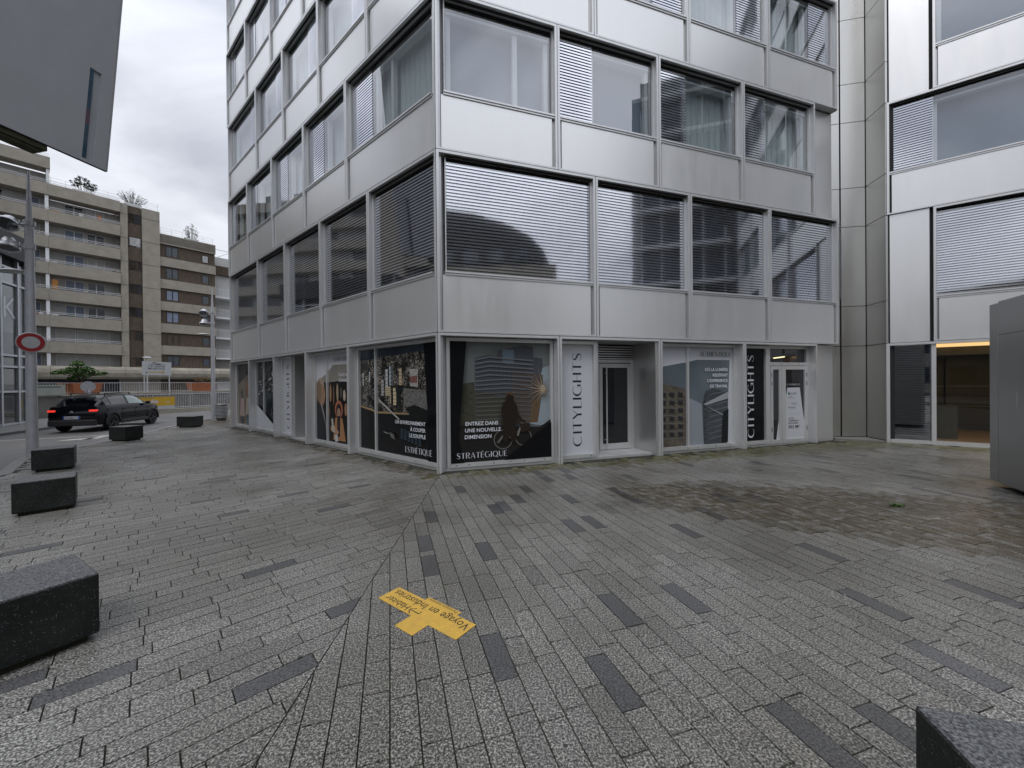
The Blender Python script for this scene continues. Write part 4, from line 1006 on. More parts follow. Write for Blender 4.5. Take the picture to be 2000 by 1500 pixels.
# ------------------------------------------------------------------ metal pylon at the right edge
PY = thing('ventilation_housing', 'tall grey steel clad housing standing at the right edge of the plaza', 'housing', (7.6, 6.0, 0))
a_, b_ = Vector((7.65, 6.28)), Vector((7.53, 6.07)); dmain = Vector((-.46, -.888)).normalized(); c_ = b_+dmain*2.6; nn_ = Vector((dmain.y*-1, dmain.x)); nn_ = Vector((.888, -.46))
q = MB(); q.prism([tuple(b_), tuple(c_), tuple(c_+nn_*1.1), tuple(b_+nn_*1.1)], .07, 2.88); q.build('main_cladding', M['steel_dark'], PY, bevel=.006)
q = MB(); o_ = (a_-b_).normalized()*.012; q.prism([tuple(b_+o_), tuple(a_), tuple(a_+nn_*1.0+Vector((.1, .2))*.4), tuple(b_+o_+nn_*1.09)], .08, 2.86); q.build('edge_cladding', M['steel_dark'], PY, bevel=.006)
q = MB(); q.prism([tuple(b_-nn_*.002+dmain*.01), tuple(c_-nn_*.002), tuple(c_+nn_*.01), tuple(b_+nn_*.01+dmain*.01)], 2.36, 2.366); q.build('seam', M['black'], PY)
sp_ = b_+dmain*.42; q = MB(); q.prism([tuple(sp_-nn_*.0015), tuple(sp_+dmain*.004-nn_*.0015), tuple(sp_+dmain*.006+nn_*.002), tuple(sp_+nn_*.002)], 1.28, 1.50); q.build('scratch', M['white'], PY)
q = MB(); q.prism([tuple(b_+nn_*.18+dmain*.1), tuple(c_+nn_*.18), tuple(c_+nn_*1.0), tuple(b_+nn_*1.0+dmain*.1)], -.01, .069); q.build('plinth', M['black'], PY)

# ------------------------------------------------------------------ overhanging volume, top left
OV = thing('overhanging_building', 'plain pale grey building volume hanging over the top left with a slim glazed slot', 'building', (-9.3, 9.0, 0))
FO = Fr((-9.3, 9.0), R_(10), (-cos(R_(10)), sin(R_(10))))
ed = lambda z: .07+(z-6.65)*.084
z0, z1, s0, s1 = 6.65, 16.0, 6.72, 8.82
q = MB(FO)
def shear(u0, u1, za, zb, r0, r1, m=None): 
    i = len(q.v)
    q.prism([(ed(za)+u0, za), (ed(za)+u1, za), (ed(zb)+u1, zb), (ed(zb)+u0, zb)], r0, r1, 'r', m)
shear(-.27, 0, z0, z1, 0, .05); shear(-8, -.48, z0, z1, 0, .05); shear(-.48, -.27, z0, s0, 0, .05); shear(-.48, -.27, s1, z1, 0, .05); shear(-.48, -.27, s0, s1, .05, .06)
for (ua, ub) in ((-8, -.02),):
    q.v += [FO(ed(za)+u_, r_v, za) for (za, r_v) in ((6.66, .051), (10.2, 1.6), (16.0, 1.6), (16.0, .051)) for u_ in (ua, ub)]
    i = len(q.v)-8; q.f += [(i, i+1, i+3, i+2), (i+2, i+3, i+5, i+4), (i+4, i+5, i+7, i+6), (i, i+2, i+4, i+6), (i+1, i+7, i+5, i+3)]; q.m += [0]*5
q.build('cladding', M['greysurf'], OV)
q = MB(FO); shear(-.478, -.40, s0+.01, s1-.01, .012, .049); wsl = q.build('slot_window', M['blueslot'], OV)
q = MB(FO); shear(-.476, -.402, 7.5, 7.85, .008, .0115); q.build('red_pane', M['redslot'], wsl)
q = MB(FO); shear(-.035, -.03, z0+.02, z1, -.002, .0); shear(-2.6, -2.594, z0+.02, z1, -.002, .0); q.build('panel_seam', M['concrete_grey'], OV)
q = MB(FO); q.box(-8, -.95, .03, .22, 6.53, 6.648); q.box(-8, -1.02, .06, .30, 6.47, 6.529); q.build('soffit', M['mossy'], OV)
q = MB(FO); q.box(-8, .06, .004, .045, 6.635, 6.6495); q.build('drip_edge', M['black'], OV)
q = MB(); q.box(-15.5, -10.6, .6, 4.0, -.1, 16.0); q.build('core', M['greysurf'], OV)

# ------------------------------------------------------------------ granite blocks
def block(label, p, ang, w_, d_, h=.45):
    """corner p, long side direction ang (radians from +x), depth to its left"""
    o = thing('granite_block', label, 'stone block', (p[0], p[1], 0), ang, 'granite seat blocks')
    q = MB(); q.box(0, w_, 0, d_, .045, h); q.build('seat_block', M['granite'], o, local=True, bevel=.014)
    q = MB(); q.box(.05, w_-.05, .05, d_-.05, -.012, .046); q.build('base', M['mortar'], o, local=True)
ang = lambda a, b: atan2(b[1]-a[1], b[0]-a[0])
def blk(label, a, b, depth, ext=0, side=1):
    a = Vector(a); b = Vector(b); u = (b-a).normalized(); a2 = a-u*ext
    block(label, tuple(a2), atan2(u.y, u.x), (b-a2).length, depth)
blk('largest looking dark granite block cut off by the left edge of the picture', (-3.2, 1.94), (-2.785, 2.63), .57, .3)
blk('dark granite block second from the front at the left edge, with pale top', (-6.49, 5.06), (-6.10, 5.46), .52)
blk('dark granite block at the foot of the near lamp post', (-9.46, 7.69), (-9.05, 8.08), .52)
blk('dark granite block in front of the rear wheel of the parked car', (-12.42, 12.05), (-11.82, 11.95), .52)
blk('small dark granite block nearest the far lamp post and bin', (-13.50, 15.75), (-12.82, 15.72), .52)
blk('dark granite block cut off in the bottom right corner', (1.51-.23*1.3, 1.48-.97*1.3), (1.51, 1.48), .0001) if False else None
o = thing('granite_block', 'dark granite block with pointed corner cut off at the bottom right', 'stone block', (1.51, 1.48, 0), 0, 'granite seat blocks')
u1, u2 = Vector((-.23, -.97)), Vector((.97, -.27))
q = MB(); pp = [(0, 0), tuple(u2*.62), tuple(u2*.62+u1*1.1), tuple(u1*1.1)]
q.prism(pp, .045, .47); q.build('seat_block', M['granite'], o, local=True, bevel=.014)
q = MB(); q.prism([tuple(Vector(a)*.9+(u1*1.1+u2*.62)*.05) for a in pp], -.012, .046); q.build('base', M['mortar'], o, local=True)

# ------------------------------------------------------------------ yellow floor sticker (code square left blank)
ST = thing('ground_sticker', 'yellow ground sticker with black lettering stuck on the paving', 'sticker', (-.667, 2.915, 0))
e1 = Vector((-.80, .60)); e2 = Vector((-.60, -.80))
SF = lambda x, y, z: Vector((-.667+e1.x*x+e2.x*y, 2.915+e1.y*x+e2.y*y, z))
q = MB(SF); q.prism([(-.425, -.10), (-.235, -.10), (-.235, -.145), (.11, -.145), (.11, -.10), (.435, -.10), (.435, .10), (.032, .10), (.032, .243), (-.155, .243), (-.155, .10), (-.425, .10)], .0012, .0045)
sk = q.build('sheet', M['yellow'], ST)
q = MB(SF); zf = .0052
put_text(q, 'Voyage en Industries', lambda x, y: SF(-.405+x, -.072+y, zf), .072, M['ink'], 0, width=.80)
put_text(q, 'Habiter', lambda x, y: SF(.125+x, .022+y, zf), .062, M['ink'], 0, width=.27)
put_text(q, 'Parcours sonore', lambda x, y: SF(-.215+x, -.135+y, zf), .026, M['ink'], 0, width=.30)
for (a, b, c, d) in ((.0, .105, .05, .058), (.0, .008, .022, .058)): q.face([(a, c, zf), (b, c, zf), (b, d, zf), (a, d, zf)], M['ink'])
for sg in (1, -1): q.face([(.105, .054, zf), (.105, .054+.008*sg, zf), (.068, .054+.040*sg, zf), (.064, .054+.033*sg, zf)], M['ink'])
q.build('lettering', None, sk, fix=False)

# ------------------------------------------------------------------ street lamps
def lamp(label, loc, sc=1.0, head=pi):
    o = thing('street_lamp', label, 'street lamp', loc, 0, 'grey street lamps with spotlights')
    if sc != 1: o.scale = (sc, sc, sc)
    q = MB(); q.tube((0, 0, -.05), (0, 0, 5.75), .105, .078, 20); q.tube((0, 0, 5.75), (0, 0, 7.0), .06, .022, 14); q.tube((0, 0, 5.72), (0, 0, 5.80), .08, .06, 16); q.build('post', M['galv'], o, local=True, smooth=True)
    for zz in (5.72, 5.14):
        q = MB(); q.tube((0, 0, zz-.06), (0, 0, zz+.06), .105, seg=20); q.build('collar', M['galv'], o, local=True, smooth=True)
    for zz, tip in ((5.68, -.35), (5.14, -.95)):
        q = MB(); q.tube((-.09, -.02, zz), (-.30, -.10, zz+.02), .03); q.tube((-.2, -.1, zz-.05), (-.2, -.1, zz+.10), .06)
        br = q.build('bracket', M['galv'], o, local=True, smooth=True)
        q = MB(); ax = (.15, -.25, tip); q.lathe((-.34, -.14, zz+.03), [(0, -.17), (.08, -.16), (.12, -.10), (.13, 0), (.20, .06), (.21, .12), (.19, .12), (.17, .09)], 18, M['galv'], ax)
        q.lathe((-.34, -.14, zz+.03), [(.18, .09), (0, .09)], 18, M['darkglass'], ax)
        q.build('spotlight', None, o, local=True, smooth=True)
    q = MB(); n = 12; prof = []
    i0 = 0; secs = []
    for i in range(n+1):
        u = i/n; x = -.08-.80*u; wd = .02+.17*sin(pi*min(1, u*1.05)**.8)*(1 if u < .98 else .3); top = 4.55+.055*sin(pi*u); bot = 4.55-.035*sin(pi*u)**.5 if 0 < u < 1 else 4.545
        secs.append([(x, -wd, 4.55), (x, -wd*.6, top), (x, wd*.6, top), (x, wd, 4.55), (x, wd*.6, bot), (x, -wd*.6, bot)])
    for s_ in secs: q.v += [Vector(p_) for p_ in s_]
    for i in range(n):
        for j in range(6): q.f.append((i*6+j, i*6+(j+1) % 6, (i+1)*6+(j+1) % 6, (i+1)*6+j)); q.m.append(0)
    q.build('lantern', M['signwhite'], o, local=True, smooth=True, angle=60)
    return o
lamp('near grey lamp post with two spotlights and a round road sign on it', (-11.84, 9.66, 0))
lamp('far grey lamp post with two spotlights standing by the litter bin', (-14.61, 19.17, 0), .92)

# round road sign on the near post
sg_dir = Vector((11.84, -9.5, 0)).normalized()
RS = thing('road_sign', 'round red and white no vehicles sign fixed to the near lamp post', 'road sign', (-11.84, 9.66, 2.78))
c = Vector((-11.84, 9.66, 2.78))+sg_dir*.17
q = MB(); q.lathe(c, [(0, -.012), (.235, -.012), (.242, 0), (.235, .006), (0, .006)], 40, M['galv'], sg_dir); disc = q.build('sign_plate', None, RS, smooth=True)
q = MB(); q.lathe(c, [(0, .0075), (.23, .0075)], 40, M['signwhite'], sg_dir); q.lathe(c, [(.145, .009), (.224, .009)], 40, M['red'], sg_dir); q.build('sign_face', None, disc, fix=False)
q = MB(); q.tube(tuple(c-sg_dir*.012), tuple(c-sg_dir*.10), .03); q.build('clamp', M['galv'], RS)

# ------------------------------------------------------------------ litter bin
LB = thing('litter_bin', 'round grey metal litter bin beside the far lamp post', 'litter bin', (-13.98, 18.85, 0))
q = MB()
q.lathe((0, 0, 0), [(.17, .0), (.18, .03), (.22, .10), (.25, .35), (.25, .55), (.23, .72), (.25, .76), (.22, .80), (0, .80)], 20); q.build('drum', M['bin'], LB, local=True, smooth=True)
q = MB()
for k in range(9): q.lathe((0, 0, 0), [(.262, .14+k*.065), (.262, .165+k*.065), (.25, .165+k*.065)], 20)
q.build('band', M['galv'], LB, local=True)
q = MB(); q.tube((-.2, 0, .8), (-.2, 0, .95), .012); q.tube((.2, 0, .8), (.2, 0, .95), .012); q.tube((-.21, 0, .95), (.21, 0, .95), .012); q.build('hood_rail', M['bin'], LB, local=True)

# ------------------------------------------------------------------ car
hd_ = atan2(.966, -.26)
CAR = thing('parked_car', 'black hatchback with red tail lights seen from behind on the road', 'car', (-17.55, 17.15, -.1), hd_)
def arcp(cx, cz, r, a0, a1, n=10): return [(cx+r*cos(R_(a0+(a1-a0)*i/n)), cz+r*sin(R_(a0+(a1-a0)*i/n))) for i in range(n+1)]
prof = [(-1.98, .30), (-2.07, .42), (-2.09, .62), (-2.07, .82), (-1.98, 1.00), (-1.90, 1.04), (-.6, 1.02), (.6, 1.0), (1.05, .98), (1.55, .93), (1.9, .80), (2.05, .62), (2.08, .42), (2.0, .25)]
prof += arcp(1.28, .32, .39, -10, 190, 12)+arcp(-1.30, .32, .39, -10, 190, 12)+[(-1.8, .27)]
def hw(x, z):
    h = .865
    if x < -1.5: h -= .13*((-x-1.5)/.58)**2
    if x > 1.2: h -= .22*((x-1.2)/.88)**2
    h -= .025*abs(z-.62)/.3 + (.05*((z-.92)/.12) if z > .92 else 0)
    if z < .35: h -= .03
    return h
q = MB(); n = len(prof)
for sgn in (-1, 1):
    for (x, z) in prof: q.v.append(Vector((x, sgn, z)))
q.f.append(tuple(range(n))); q.f.append(tuple(n+j for j in reversed(range(n))))
for j in range(n): q.f.append((j, n+j, n+(j+1) % n, (j+1) % n))
q.m = [0]*len(q.f)
bd = q.build('body', M['carpaint'], CAR, local=True)
bm_ = bmesh.new(); bm_.from_mesh(bd.data)
for k in range(-9, 10): bmesh.ops.bisect_plane(bm_, geom=bm_.verts[:]+bm_.edges[:]+bm_.faces[:], plane_co=(k*.22, 0, 0), plane_no=(1, 0, 0))
for zz in (.36, .55, .72, .86, .95): bmesh.ops.bisect_plane(bm_, geom=bm_.verts[:]+bm_.edges[:]+bm_.faces[:], plane_co=(0, 0, zz), plane_no=(0, 0, 1))
for v_ in bm_.verts: v_.co.y = (1 if v_.co.y > 0 else -1)*hw(v_.co.x, v_.co.z)
bmesh.ops.triangulate(bm_, faces=[f_ for f_ in bm_.faces if len(f_.verts) > 4]); bm_.to_mesh(bd.data); bm_.free()
bd.data.polygons.foreach_set('use_smooth', [True]*len(bd.data.polygons)); bd.data.set_sharp_from_angle(angle=R_(38))
secs = [(-1.97, 1.01, .62, .60), (-1.62, 1.30, .66, .60), (-1.42, 1.415, .66, .58), (-.9, 1.47, .68, .58), (-.2, 1.485, .69, .58), (.25, 1.45, .69, .58), (.55, 1.33, .70, .60), (1.15, 1.0, .74, .68)]
q = MB()
for (x, zt, hb, ht) in secs:
    zb = .98; hb = .79 if -1.7 < x < 1 else (.70 if x < 0 else .76)
    for (y, z) in ((-hb, zb), (-(hb*.4+ht*.6), zb+(zt-zb)*.62), (-ht, zt-.035), (-ht*.7, zt), (ht*.7, zt), (ht, zt-.035), ((hb*.4+ht*.6), zb+(zt-zb)*.62), (hb, zb)): q.v.append(Vector((x, y, z)))
for i in range(len(secs)-1):
    for j in range(7): q.f.append((i*8+j, i*8+j+1, (i+1)*8+j+1, (i+1)*8+j))
q.f.append(tuple(range(8))); q.f.append(tuple((len(secs)-1)*8+j for j in reversed(range(8)))); q.m = [0]*len(q.f)
cabv = list(q.v)
cb = q.build('cabin', M['carpaint'], CAR, local=True, smooth=True, angle=30)
def cabpt(i, u, sgn):  # point on side, i station (float), u 0..1 up the side
    i0 = min(int(i), len(secs)-2); f = i-i0
    def P(k):
        a, b, c = cabv[k*8+7], cabv[k*8+6], cabv[k*8+5]
        return a.lerp(b, u/.62) if u < .62 else b.lerp(c, (u-.62)/.38)
    p_ = P(i0).lerp(P(i0+1), f); return Vector((p_.x, sgn*(p_.y+.006), p_.z))
for sgn in (-1, 1):
    for (ia, ib, m_) in ((1.15, 2.1, 'carglass'), (2.25, 3.75, 'carglass'), (3.95, 6.3, 'carglass_clear')):
        q = MB(); K = 6
        for i in range(K+1):
            fi = ia+(ib-ia)*i/K
            for u in (.12, .5, .62, .86): q.v.append(cabpt(fi, u, sgn))
        for i in range(K):
            for j in range(3): q.f.append((i*4+j, i*4+j+1, (i+1)*4+j+1, (i+1)*4+j)); q.m.append(0)
        q.build('side_window', M[m_], CAR, local=True, fix=False)
q = MB()
def rp_(i, y, d=.006):
    i0 = int(i); f = i-i0; a = secs[i0]; b = secs[i0+1]; x = a[0]+(b[0]-a[0])*f; z = a[1]+(b[1]-a[1])*f; return Vector((x-.008, y, z+.006))
for i in range(5):
    fi = .08+1.45*i/4
    for y in (-.56, -.2, .2, .56): q.v.append(rp_(fi, y*(1-.06*i/4)*.82))
for i in range(4):
    for j in range(3): q.f.append((i*4+j, i*4+j+1, (i+1)*4+j+1, (i+1)*4+j)); q.m.append(0)
q.build('rear_window', M['carglass'], CAR, local=True, fix=False)
q = MB()
for y0 in (-.62, .62):
    fi = [5.15, 6.85]; 
pts_ = [(.30, -.50, 1.445), (.30, .50, 1.445), (1.12, .62, 1.02), (1.12, -.62, 1.02)]
q.v = [Vector((a, b, c+.012)) for a, b, c in ((.33, -.50, 1.425), (.33, .50, 1.425), (.56, .54, 1.335), (.56, -.54, 1.335), (1.1, .62, 1.035), (1.1, -.62, 1.035))]; q.f = [(0, 1, 2, 3), (3, 2, 4, 5)]; q.m = [0, 0]
q.build('windscreen', M['carglass'], CAR, local=True, fix=False)
for sx_ in (-1.30, 1.28):
    for sgn in (-1, 1):
        q = MB(); y = sgn*.76
        q.lathe((sx_, y, .33), [(.20, -.10), (.31, -.10), (.33, -.07), (.33, .07), (.31, .10), (.20, .10)], 28, None, (0, 1, 0)); wh = q.build('wheel', M['tyre'], CAR, local=True, smooth=True)
        q = MB(); yy = sgn*.085
        q.lathe((sx_, y+yy, .33), [(0, 0), (.05, 0), (.06, -.03*sgn), (.19, -.04*sgn), (.215, 0)], 28, None, (0, 1, 0))
        for k in range(5):
            a = 2*pi*k/5; q.tube((sx_, y+yy, .33), (sx_+.2*cos(a), y+yy, .33+.2*sin(a)), .022, seg=6)
        q.build('rim', M['rim'], wh, local=True, smooth=True)
        q = MB()
        pts = arcp(sx_, .32, .43, -8, 188, 14); pin = arcp(sx_, .32, .37, -8, 188, 14)
        for j in range(14):
            q.prism([pts[j], pts[j+1], pin[j+1], pin[j]], sgn*.80, sgn*.878, 'r')
        q.build('wheel_arch', M['carplastic'], CAR, local=True)
q = MB(); q.box(-2.125, -1.95, -.74, .74, .26, .50); q.build('rear_bumper', M['carplastic'], CAR, local=True, bevel=.04)
for sgn in (-1, 1):
    q = MB(); q.box(-.85, .86, sgn*.83, sgn*.885, .24, .40); q.build('sill_trim', M['carplastic'], CAR, local=True, bevel=.02)
    q = MB(); q.box(-2.095, -1.96, sgn*.52, sgn*.755, .81, .885); q.build('tail_light', M['taillight'], CAR, local=True, bevel=.02)
    q = MB(); q.box(.72, .86, sgn*.84, sgn*1.0, .98, 1.10); q.build('mirror', M['carpaint'], CAR, local=True, bevel=.03)
    q = MB(); q.box(1.86, 2.0, sgn*.50, sgn*.68, .66, .74); q.build('headlight', M['signwhite'], CAR, local=True, bevel=.01)
    q = MB(); q.tube((-1.3, sgn*.55, 1.50), (.2, sgn*.55, 1.52), .018); 
    for xx in (-1.28, .18): q.tube((xx, sgn*.55, 1.40), (xx, sgn*.55, 1.505), .02)
    q.build('roof_rail', M['carplastic'], CAR, local=True)
    q = MB()
    for xx in (-.78, .02, .85): q.box(xx, xx+.008, sgn*.862, sgn*.8675, .42, .86)
    for xx in (-.70, .12): q.box(xx, xx+.16, sgn*.858, sgn*.885, .84, .865)
    q.build('door_seam', M['carplastic'], CAR, local=True)
q = MB(); q.box(-2.112, -2.09, -.26, .26, .53, .64); npl = q.build('number_plate', M['plate'], CAR, local=True)
q = MB()
q.box(-2.1145, -2.1121, -.26, -.215, .53, .64, M['plateblue']); q.box(-2.1145, -2.1121, .215, .26, .53, .64, M['plateblue'])
put_text(q, 'CK-802-YV', lambda x, y: Vector((-2.1135, .20-x, .552+y)), .068, M['ink'], .02, width=.40)
q.build('lettering', None, npl, local=True, fix=False)
q = MB(); 
for k in (0, 1): 
    zz = .80+k*.035; q.v += [Vector((-2.10, y, z)) for y, z in ((.055, zz-.03), (.0, zz), (.0, zz+.018), (.055, zz-.012))]; q.v += [Vector((-2.10, -y, z)) for y, z in ((.055, zz-.03), (.0, zz), (.0, zz+.018), (.055, zz-.012))]
q.f = [(0, 1, 2, 3), (4, 5, 6, 7), (8, 9, 10, 11), (12, 13, 14, 15)]; q.m = [0]*4
q.build('badge', M['galv'], CAR, local=True, fix=False)
q = MB(); q.box(-2.02, -1.66, -.50, .50, 1.385, 1.42); q.build('spoiler', M['carpaint'], CAR, local=True, bevel=.015)

# ------------------------------------------------------------------ far left glass-fronted building
GB = thing('glass_fronted_building', 'dark glazed building with grey steel frame at the left edge across the road', 'building', (-21.8, 16.7, 0))
aG = atan2(-.6, 1.26)
FG = Fr((-21.8, 16.7), aG, (-cos(aG), sin(aG)))
q = MB(FG); q.box(-7, 1.75, .12, 6, -.1, 8.2); q.build('wall', M['interior'], GB)
q = MB(FG); q.box(-7, 1.85, -.25, 6, 7.35, 8.42); q.build('fascia', M['carplastic'], GB)
q = MB(FG); 
for t in (-7, -4.6, -2.2, .05, 1.1, 1.65): q.box(t, t+.10, -.02, .10, 0, 7.35)
for z in (0.02, 1.45, 2.55, 3.05, 6.2, 6.9): q.box(-7, 1.75, 0.0, .09, z, z+.09)
q.build('mullions', M['galv'], GB)
for (a, b, z0_, z1_, m_) in ((-2.1, .0, .12, 1.4, 'black'), (.16, 1.05, .12, 1.4, 'black'), (.16, 1.05, 1.55, 2.5, 'brown'), (.16, 1.05, 2.65, 3.0, 'brown'), (.16, 1.05, 3.15, 4.1, 'carplastic'), (.16, 1.05, 4.1, 6.15, 'concrete_grey'), (.16, 1.05, 6.3, 6.85, 'stucco'), (-2.1, .0, 1.55, 6.15, 'concrete_grey'), (1.2, 1.64, .12, 7.2, 'concrete_grey')):
    q = MB(FG); q.box(a, b, .07, .085, z0_, z1_); wd = q.build('window', M[m_], GB)
    q = MB(FG); q.box(a, b, .055, .060, z0_, z1_); q.build('pane', M['shopglass'], wd)
q = MB(FG); put_text(q, 'K', lambda x, y: FG(.35+x, .05, 4.75+y), .9, M['galv']); q.build('lettering', None, GB, fix=False)

# ------------------------------------------------------------------ street edge walls, fence, railing
Wl = [(-25.0, 21.0), (-24.0, 23.05), (-23.0, 25.1), (-21.4, 28.2), (-19.5, 33), (-17.5, 42)]
W2 = [(-27.0, 14.5), (-25.3, 21), (-25.3, 24.5), (-24.4, 30), (-22.2, 36), (-20.5, 44)]
def strip(mb, pts, off0, off1, z0, z1):
    a = offset(pts, off0); b = offset(pts, off1)
    for i in range(len(pts)-1): mb.prism([a[i], b[i], b[i+1], a[i+1]], z0, z1)
RWt = thing('retaining_wall', 'stained grey concrete retaining wall behind the car under the terrace', 'wall', (-25.2, 22, -.1))
q = MB(); strip(q, W2, 0, .35, -.1, 1.12); q.build('wall', M['concrete_grey'], RWt)
q = MB(); strip(q, W2, -.08, .43, 1.12, 1.24); q.build('coping', M['concrete'], RWt)
tr_ = MB(); t2 = offset(W2, .45); tr_.prism(t2+[(-29, 46), (-60, 40), (-40, 10)], -.11, 1.0); tr_.build('terrace', M['concrete_grey'], kind='structure')
LWL = thing('kerb_wall', 'low stained concrete wall carrying the street fence', 'wall', (-23, 25, -.1))
q = MB(); strip(q, Wl[1:], -.15, .25, -.1, .16); q.build('wall', M['concrete_pale'], LWL)
def railing(name, label, pts, z0, z1, gap, rails, m_, cat='fence', t_=.012, posts=2.0):
    o = thing(name, label, cat, (pts[0][0], pts[0][1], z0)); bars = MB(); rl = MB(); ps = MB()
    for i in range(len(pts)-1):
        a, b = Vector(pts[i]), Vector(pts[i+1]); ln = (b-a).length; n = max(1, int(ln/gap))
        for zz in rails: rl.tube((a.x, a.y, zz), (b.x, b.y, zz), t_*1.5, seg=6)
        for k in range(n):
            p_ = a.lerp(b, k/n); bars.tube((p_.x, p_.y, z0), (p_.x, p_.y, rails[0]), t_, seg=5, cap=False)
        for k in range(int(ln/posts)+1):
            p_ = a.lerp(b, min(1, k*posts/ln)); ps.tube((p_.x, p_.y, z0-.1), (p_.x, p_.y, z1), t_*2.2, seg=6)
    bars.build('bars', m_, o); rl.build('rails', m_, o); ps.build('posts', m_, o)
    return o
railing('street_fence', 'pale metal bar fence on the low wall along the road', Wl[1:], .16, 1.15, .13, (1.13, .26), M['galv'])
railing('terrace_railing', 'thin grey railing along the top of the terrace wall', offset(W2, .2), 1.24, 1.92, .14, (1.90, 1.32), M['galv'], 'railing', .009)

# banner on the street fence
BN = thing('banner', 'yellow and white banner tied to the street fence behind the car', 'banner', (-23.3, 24.5, .2))
uB = (Vector((-22.4, 26.0))-Vector((-23.25, 24.45))); lb = uB.length; uB.normalize(); nB = Vector((uB.y, -uB.x))
BF = lambda x, y, z: Vector((-23.25+uB.x*x+nB.x*(.05+y), 24.45+uB.y*x+nB.y*(.05+y), z))
q = MB(BF); q.box(-.9, lb, 0, .012, .40, .97); q.build('sheet', M['banner'], BN)
q = MB(BF); q.box(-.9, lb, 0, .012, .17, .399); q.build('lower_sheet', M['signwhite'], BN)
q = MB(BF); put_text(q, 'code', lambda x, y: BF(.05+x, .014, .60+y), .22, M['pwhite2'], .03, width=.86)
q.face([(-.2, .014, .885), (.7, .014, .885), (.7, .014, .905), (-.2, .014, .905)], M['concrete_grey']); q.face([(1.28, .014, .60), (1.52, .014, .60), (1.52, .014, .64), (1.28, .014, .64)], M['pwhite2'])
q.build('lettering', None, BN, fix=False)

# direction sign
DS = thing('direction_sign', 'white direction sign board with yellow arrow on two posts above the street fence', 'sign', (-24.7, 27.3, 1.2))
A_ = Vector((-24.95, 26.45)); B_ = Vector((-24.55, 28.25)); uD = (B_-A_).normalized(); wD = (B_-A_).length; nD = Vector((uD.y, -uD.x))
DF = lambda x, y, z: Vector((A_.x+uD.x*x+nD.x*y, A_.y+uD.y*x+nD.y*y, z))
q = MB(DF); q.box(0, wD, 0, .03, 2.43, 3.36); bo = q.build('board', M['signwhite'], DS)
for x in (.12, wD-.14):
    q = MB(DF); q.box(x, x+.05, -.05, -.002, 1.0, 3.3); q.build('post', M['galv'], DS)
q = MB(DF); yy = .033
q.face([(.38, yy, 3.14), (1.45, yy, 3.14), (1.45, yy, 3.17), (.38, yy, 3.17)], M['ink']); q.face([(.62, yy, 3.24), (.88, yy, 3.24), (.88, yy, 3.30), (.62, yy, 3.30)], M['ink']); q.face([(.88, yy, 3.18), (1.15, yy, 3.18), (1.15, yy, 3.23), (.88, yy, 3.23)], M['ink'])
put_text(q, 'LA SEINE', lambda x, y: DF(.36+x, yy, 2.98+y), .11, M['ink'], .01, width=1.05)
put_text(q, 'MUSICALE', lambda x, y: DF(.36+x, yy, 2.82+y), .11, M['ink'], .01, width=1.05)
q.face([(.34, yy, 2.60), (1.30, yy, 2.60), (1.30, yy, 2.66), (.34, yy, 2.66)], pr((.55, .36, .10))); q.face([(1.22, yy, 2.52), (1.42, yy, 2.63), (1.22, yy, 2.74)], pr((.55, .36, .10)))
q.face([(.22, yy, 2.55), (.30, yy, 2.55), (.30, yy, 2.63), (.22, yy, 2.63)], M['ink'])
q.build('lettering', None, bo, fix=False)
# lamp behind the sign
TL = thing('terrace_lamp', 'slim grey lamp with flat white head behind the direction sign', 'street lamp', (-27.9, 30, .99))
q = MB(); q.tube((0, 0, 0), (0, 0, 2.85), .05, .04, 10); q.build('post', M['galv'], TL, local=True)
q = MB(); q.lathe((0, 0, 2.85), [(0, .09), (.20, .07), (.27, .01), (.25, -.02), (0, -.03)], 18); q.build('lantern', M['signwhite'], TL, local=True, smooth=True)
# round sign seen from behind
RB = thing('sign_back', 'back of a round grey road sign on a post in front of the planter', 'road sign', (-23.9, 22.1, 0))
dv = Vector((23.9, -22.1, 0)).normalized()
q = MB(); q.lathe(Vector((-23.9, 22.1, 1.68)), [(0, -.01), (.30, -.01), (.30, .01), (0, .01)], 24, None, dv); q.build('sign_plate', M['galv'], RB, smooth=True)
q = MB(); q.box(-23.95, -23.85, 22.05, 22.15, -.1, 1.5); q.build('post', M['galv'], RB)
q = MB(); q.lathe(Vector((-23.9, 22.1, 1.27)), [(0, -.01), (.18, -.01), (.18, .01), (0, .01)], 4, None, dv); q.build('sub_plate', M['galv'], RB)
# information board
IB = thing('information_board', 'pale green paper notice board hung on the terrace railing at the left', 'notice board', (-25.3, 21, 1.24))
FI = Fr((-25.45, 20.4), atan2(-.05, 1.0)+.0, (-1, 0))
q = MB(); q.box(-25.10, -25.06, 19.9, 22.0, 1.22, 1.80); q.build('board', mat('pale_green_paper', (.34, .37, .33), .7, var=.1, vscale=6), IB)
q = MB(); q.box(-25.056, -25.05, 20.1, 21.8, 1.66, 1.70)
q.build('heading', M['ink'], IB)

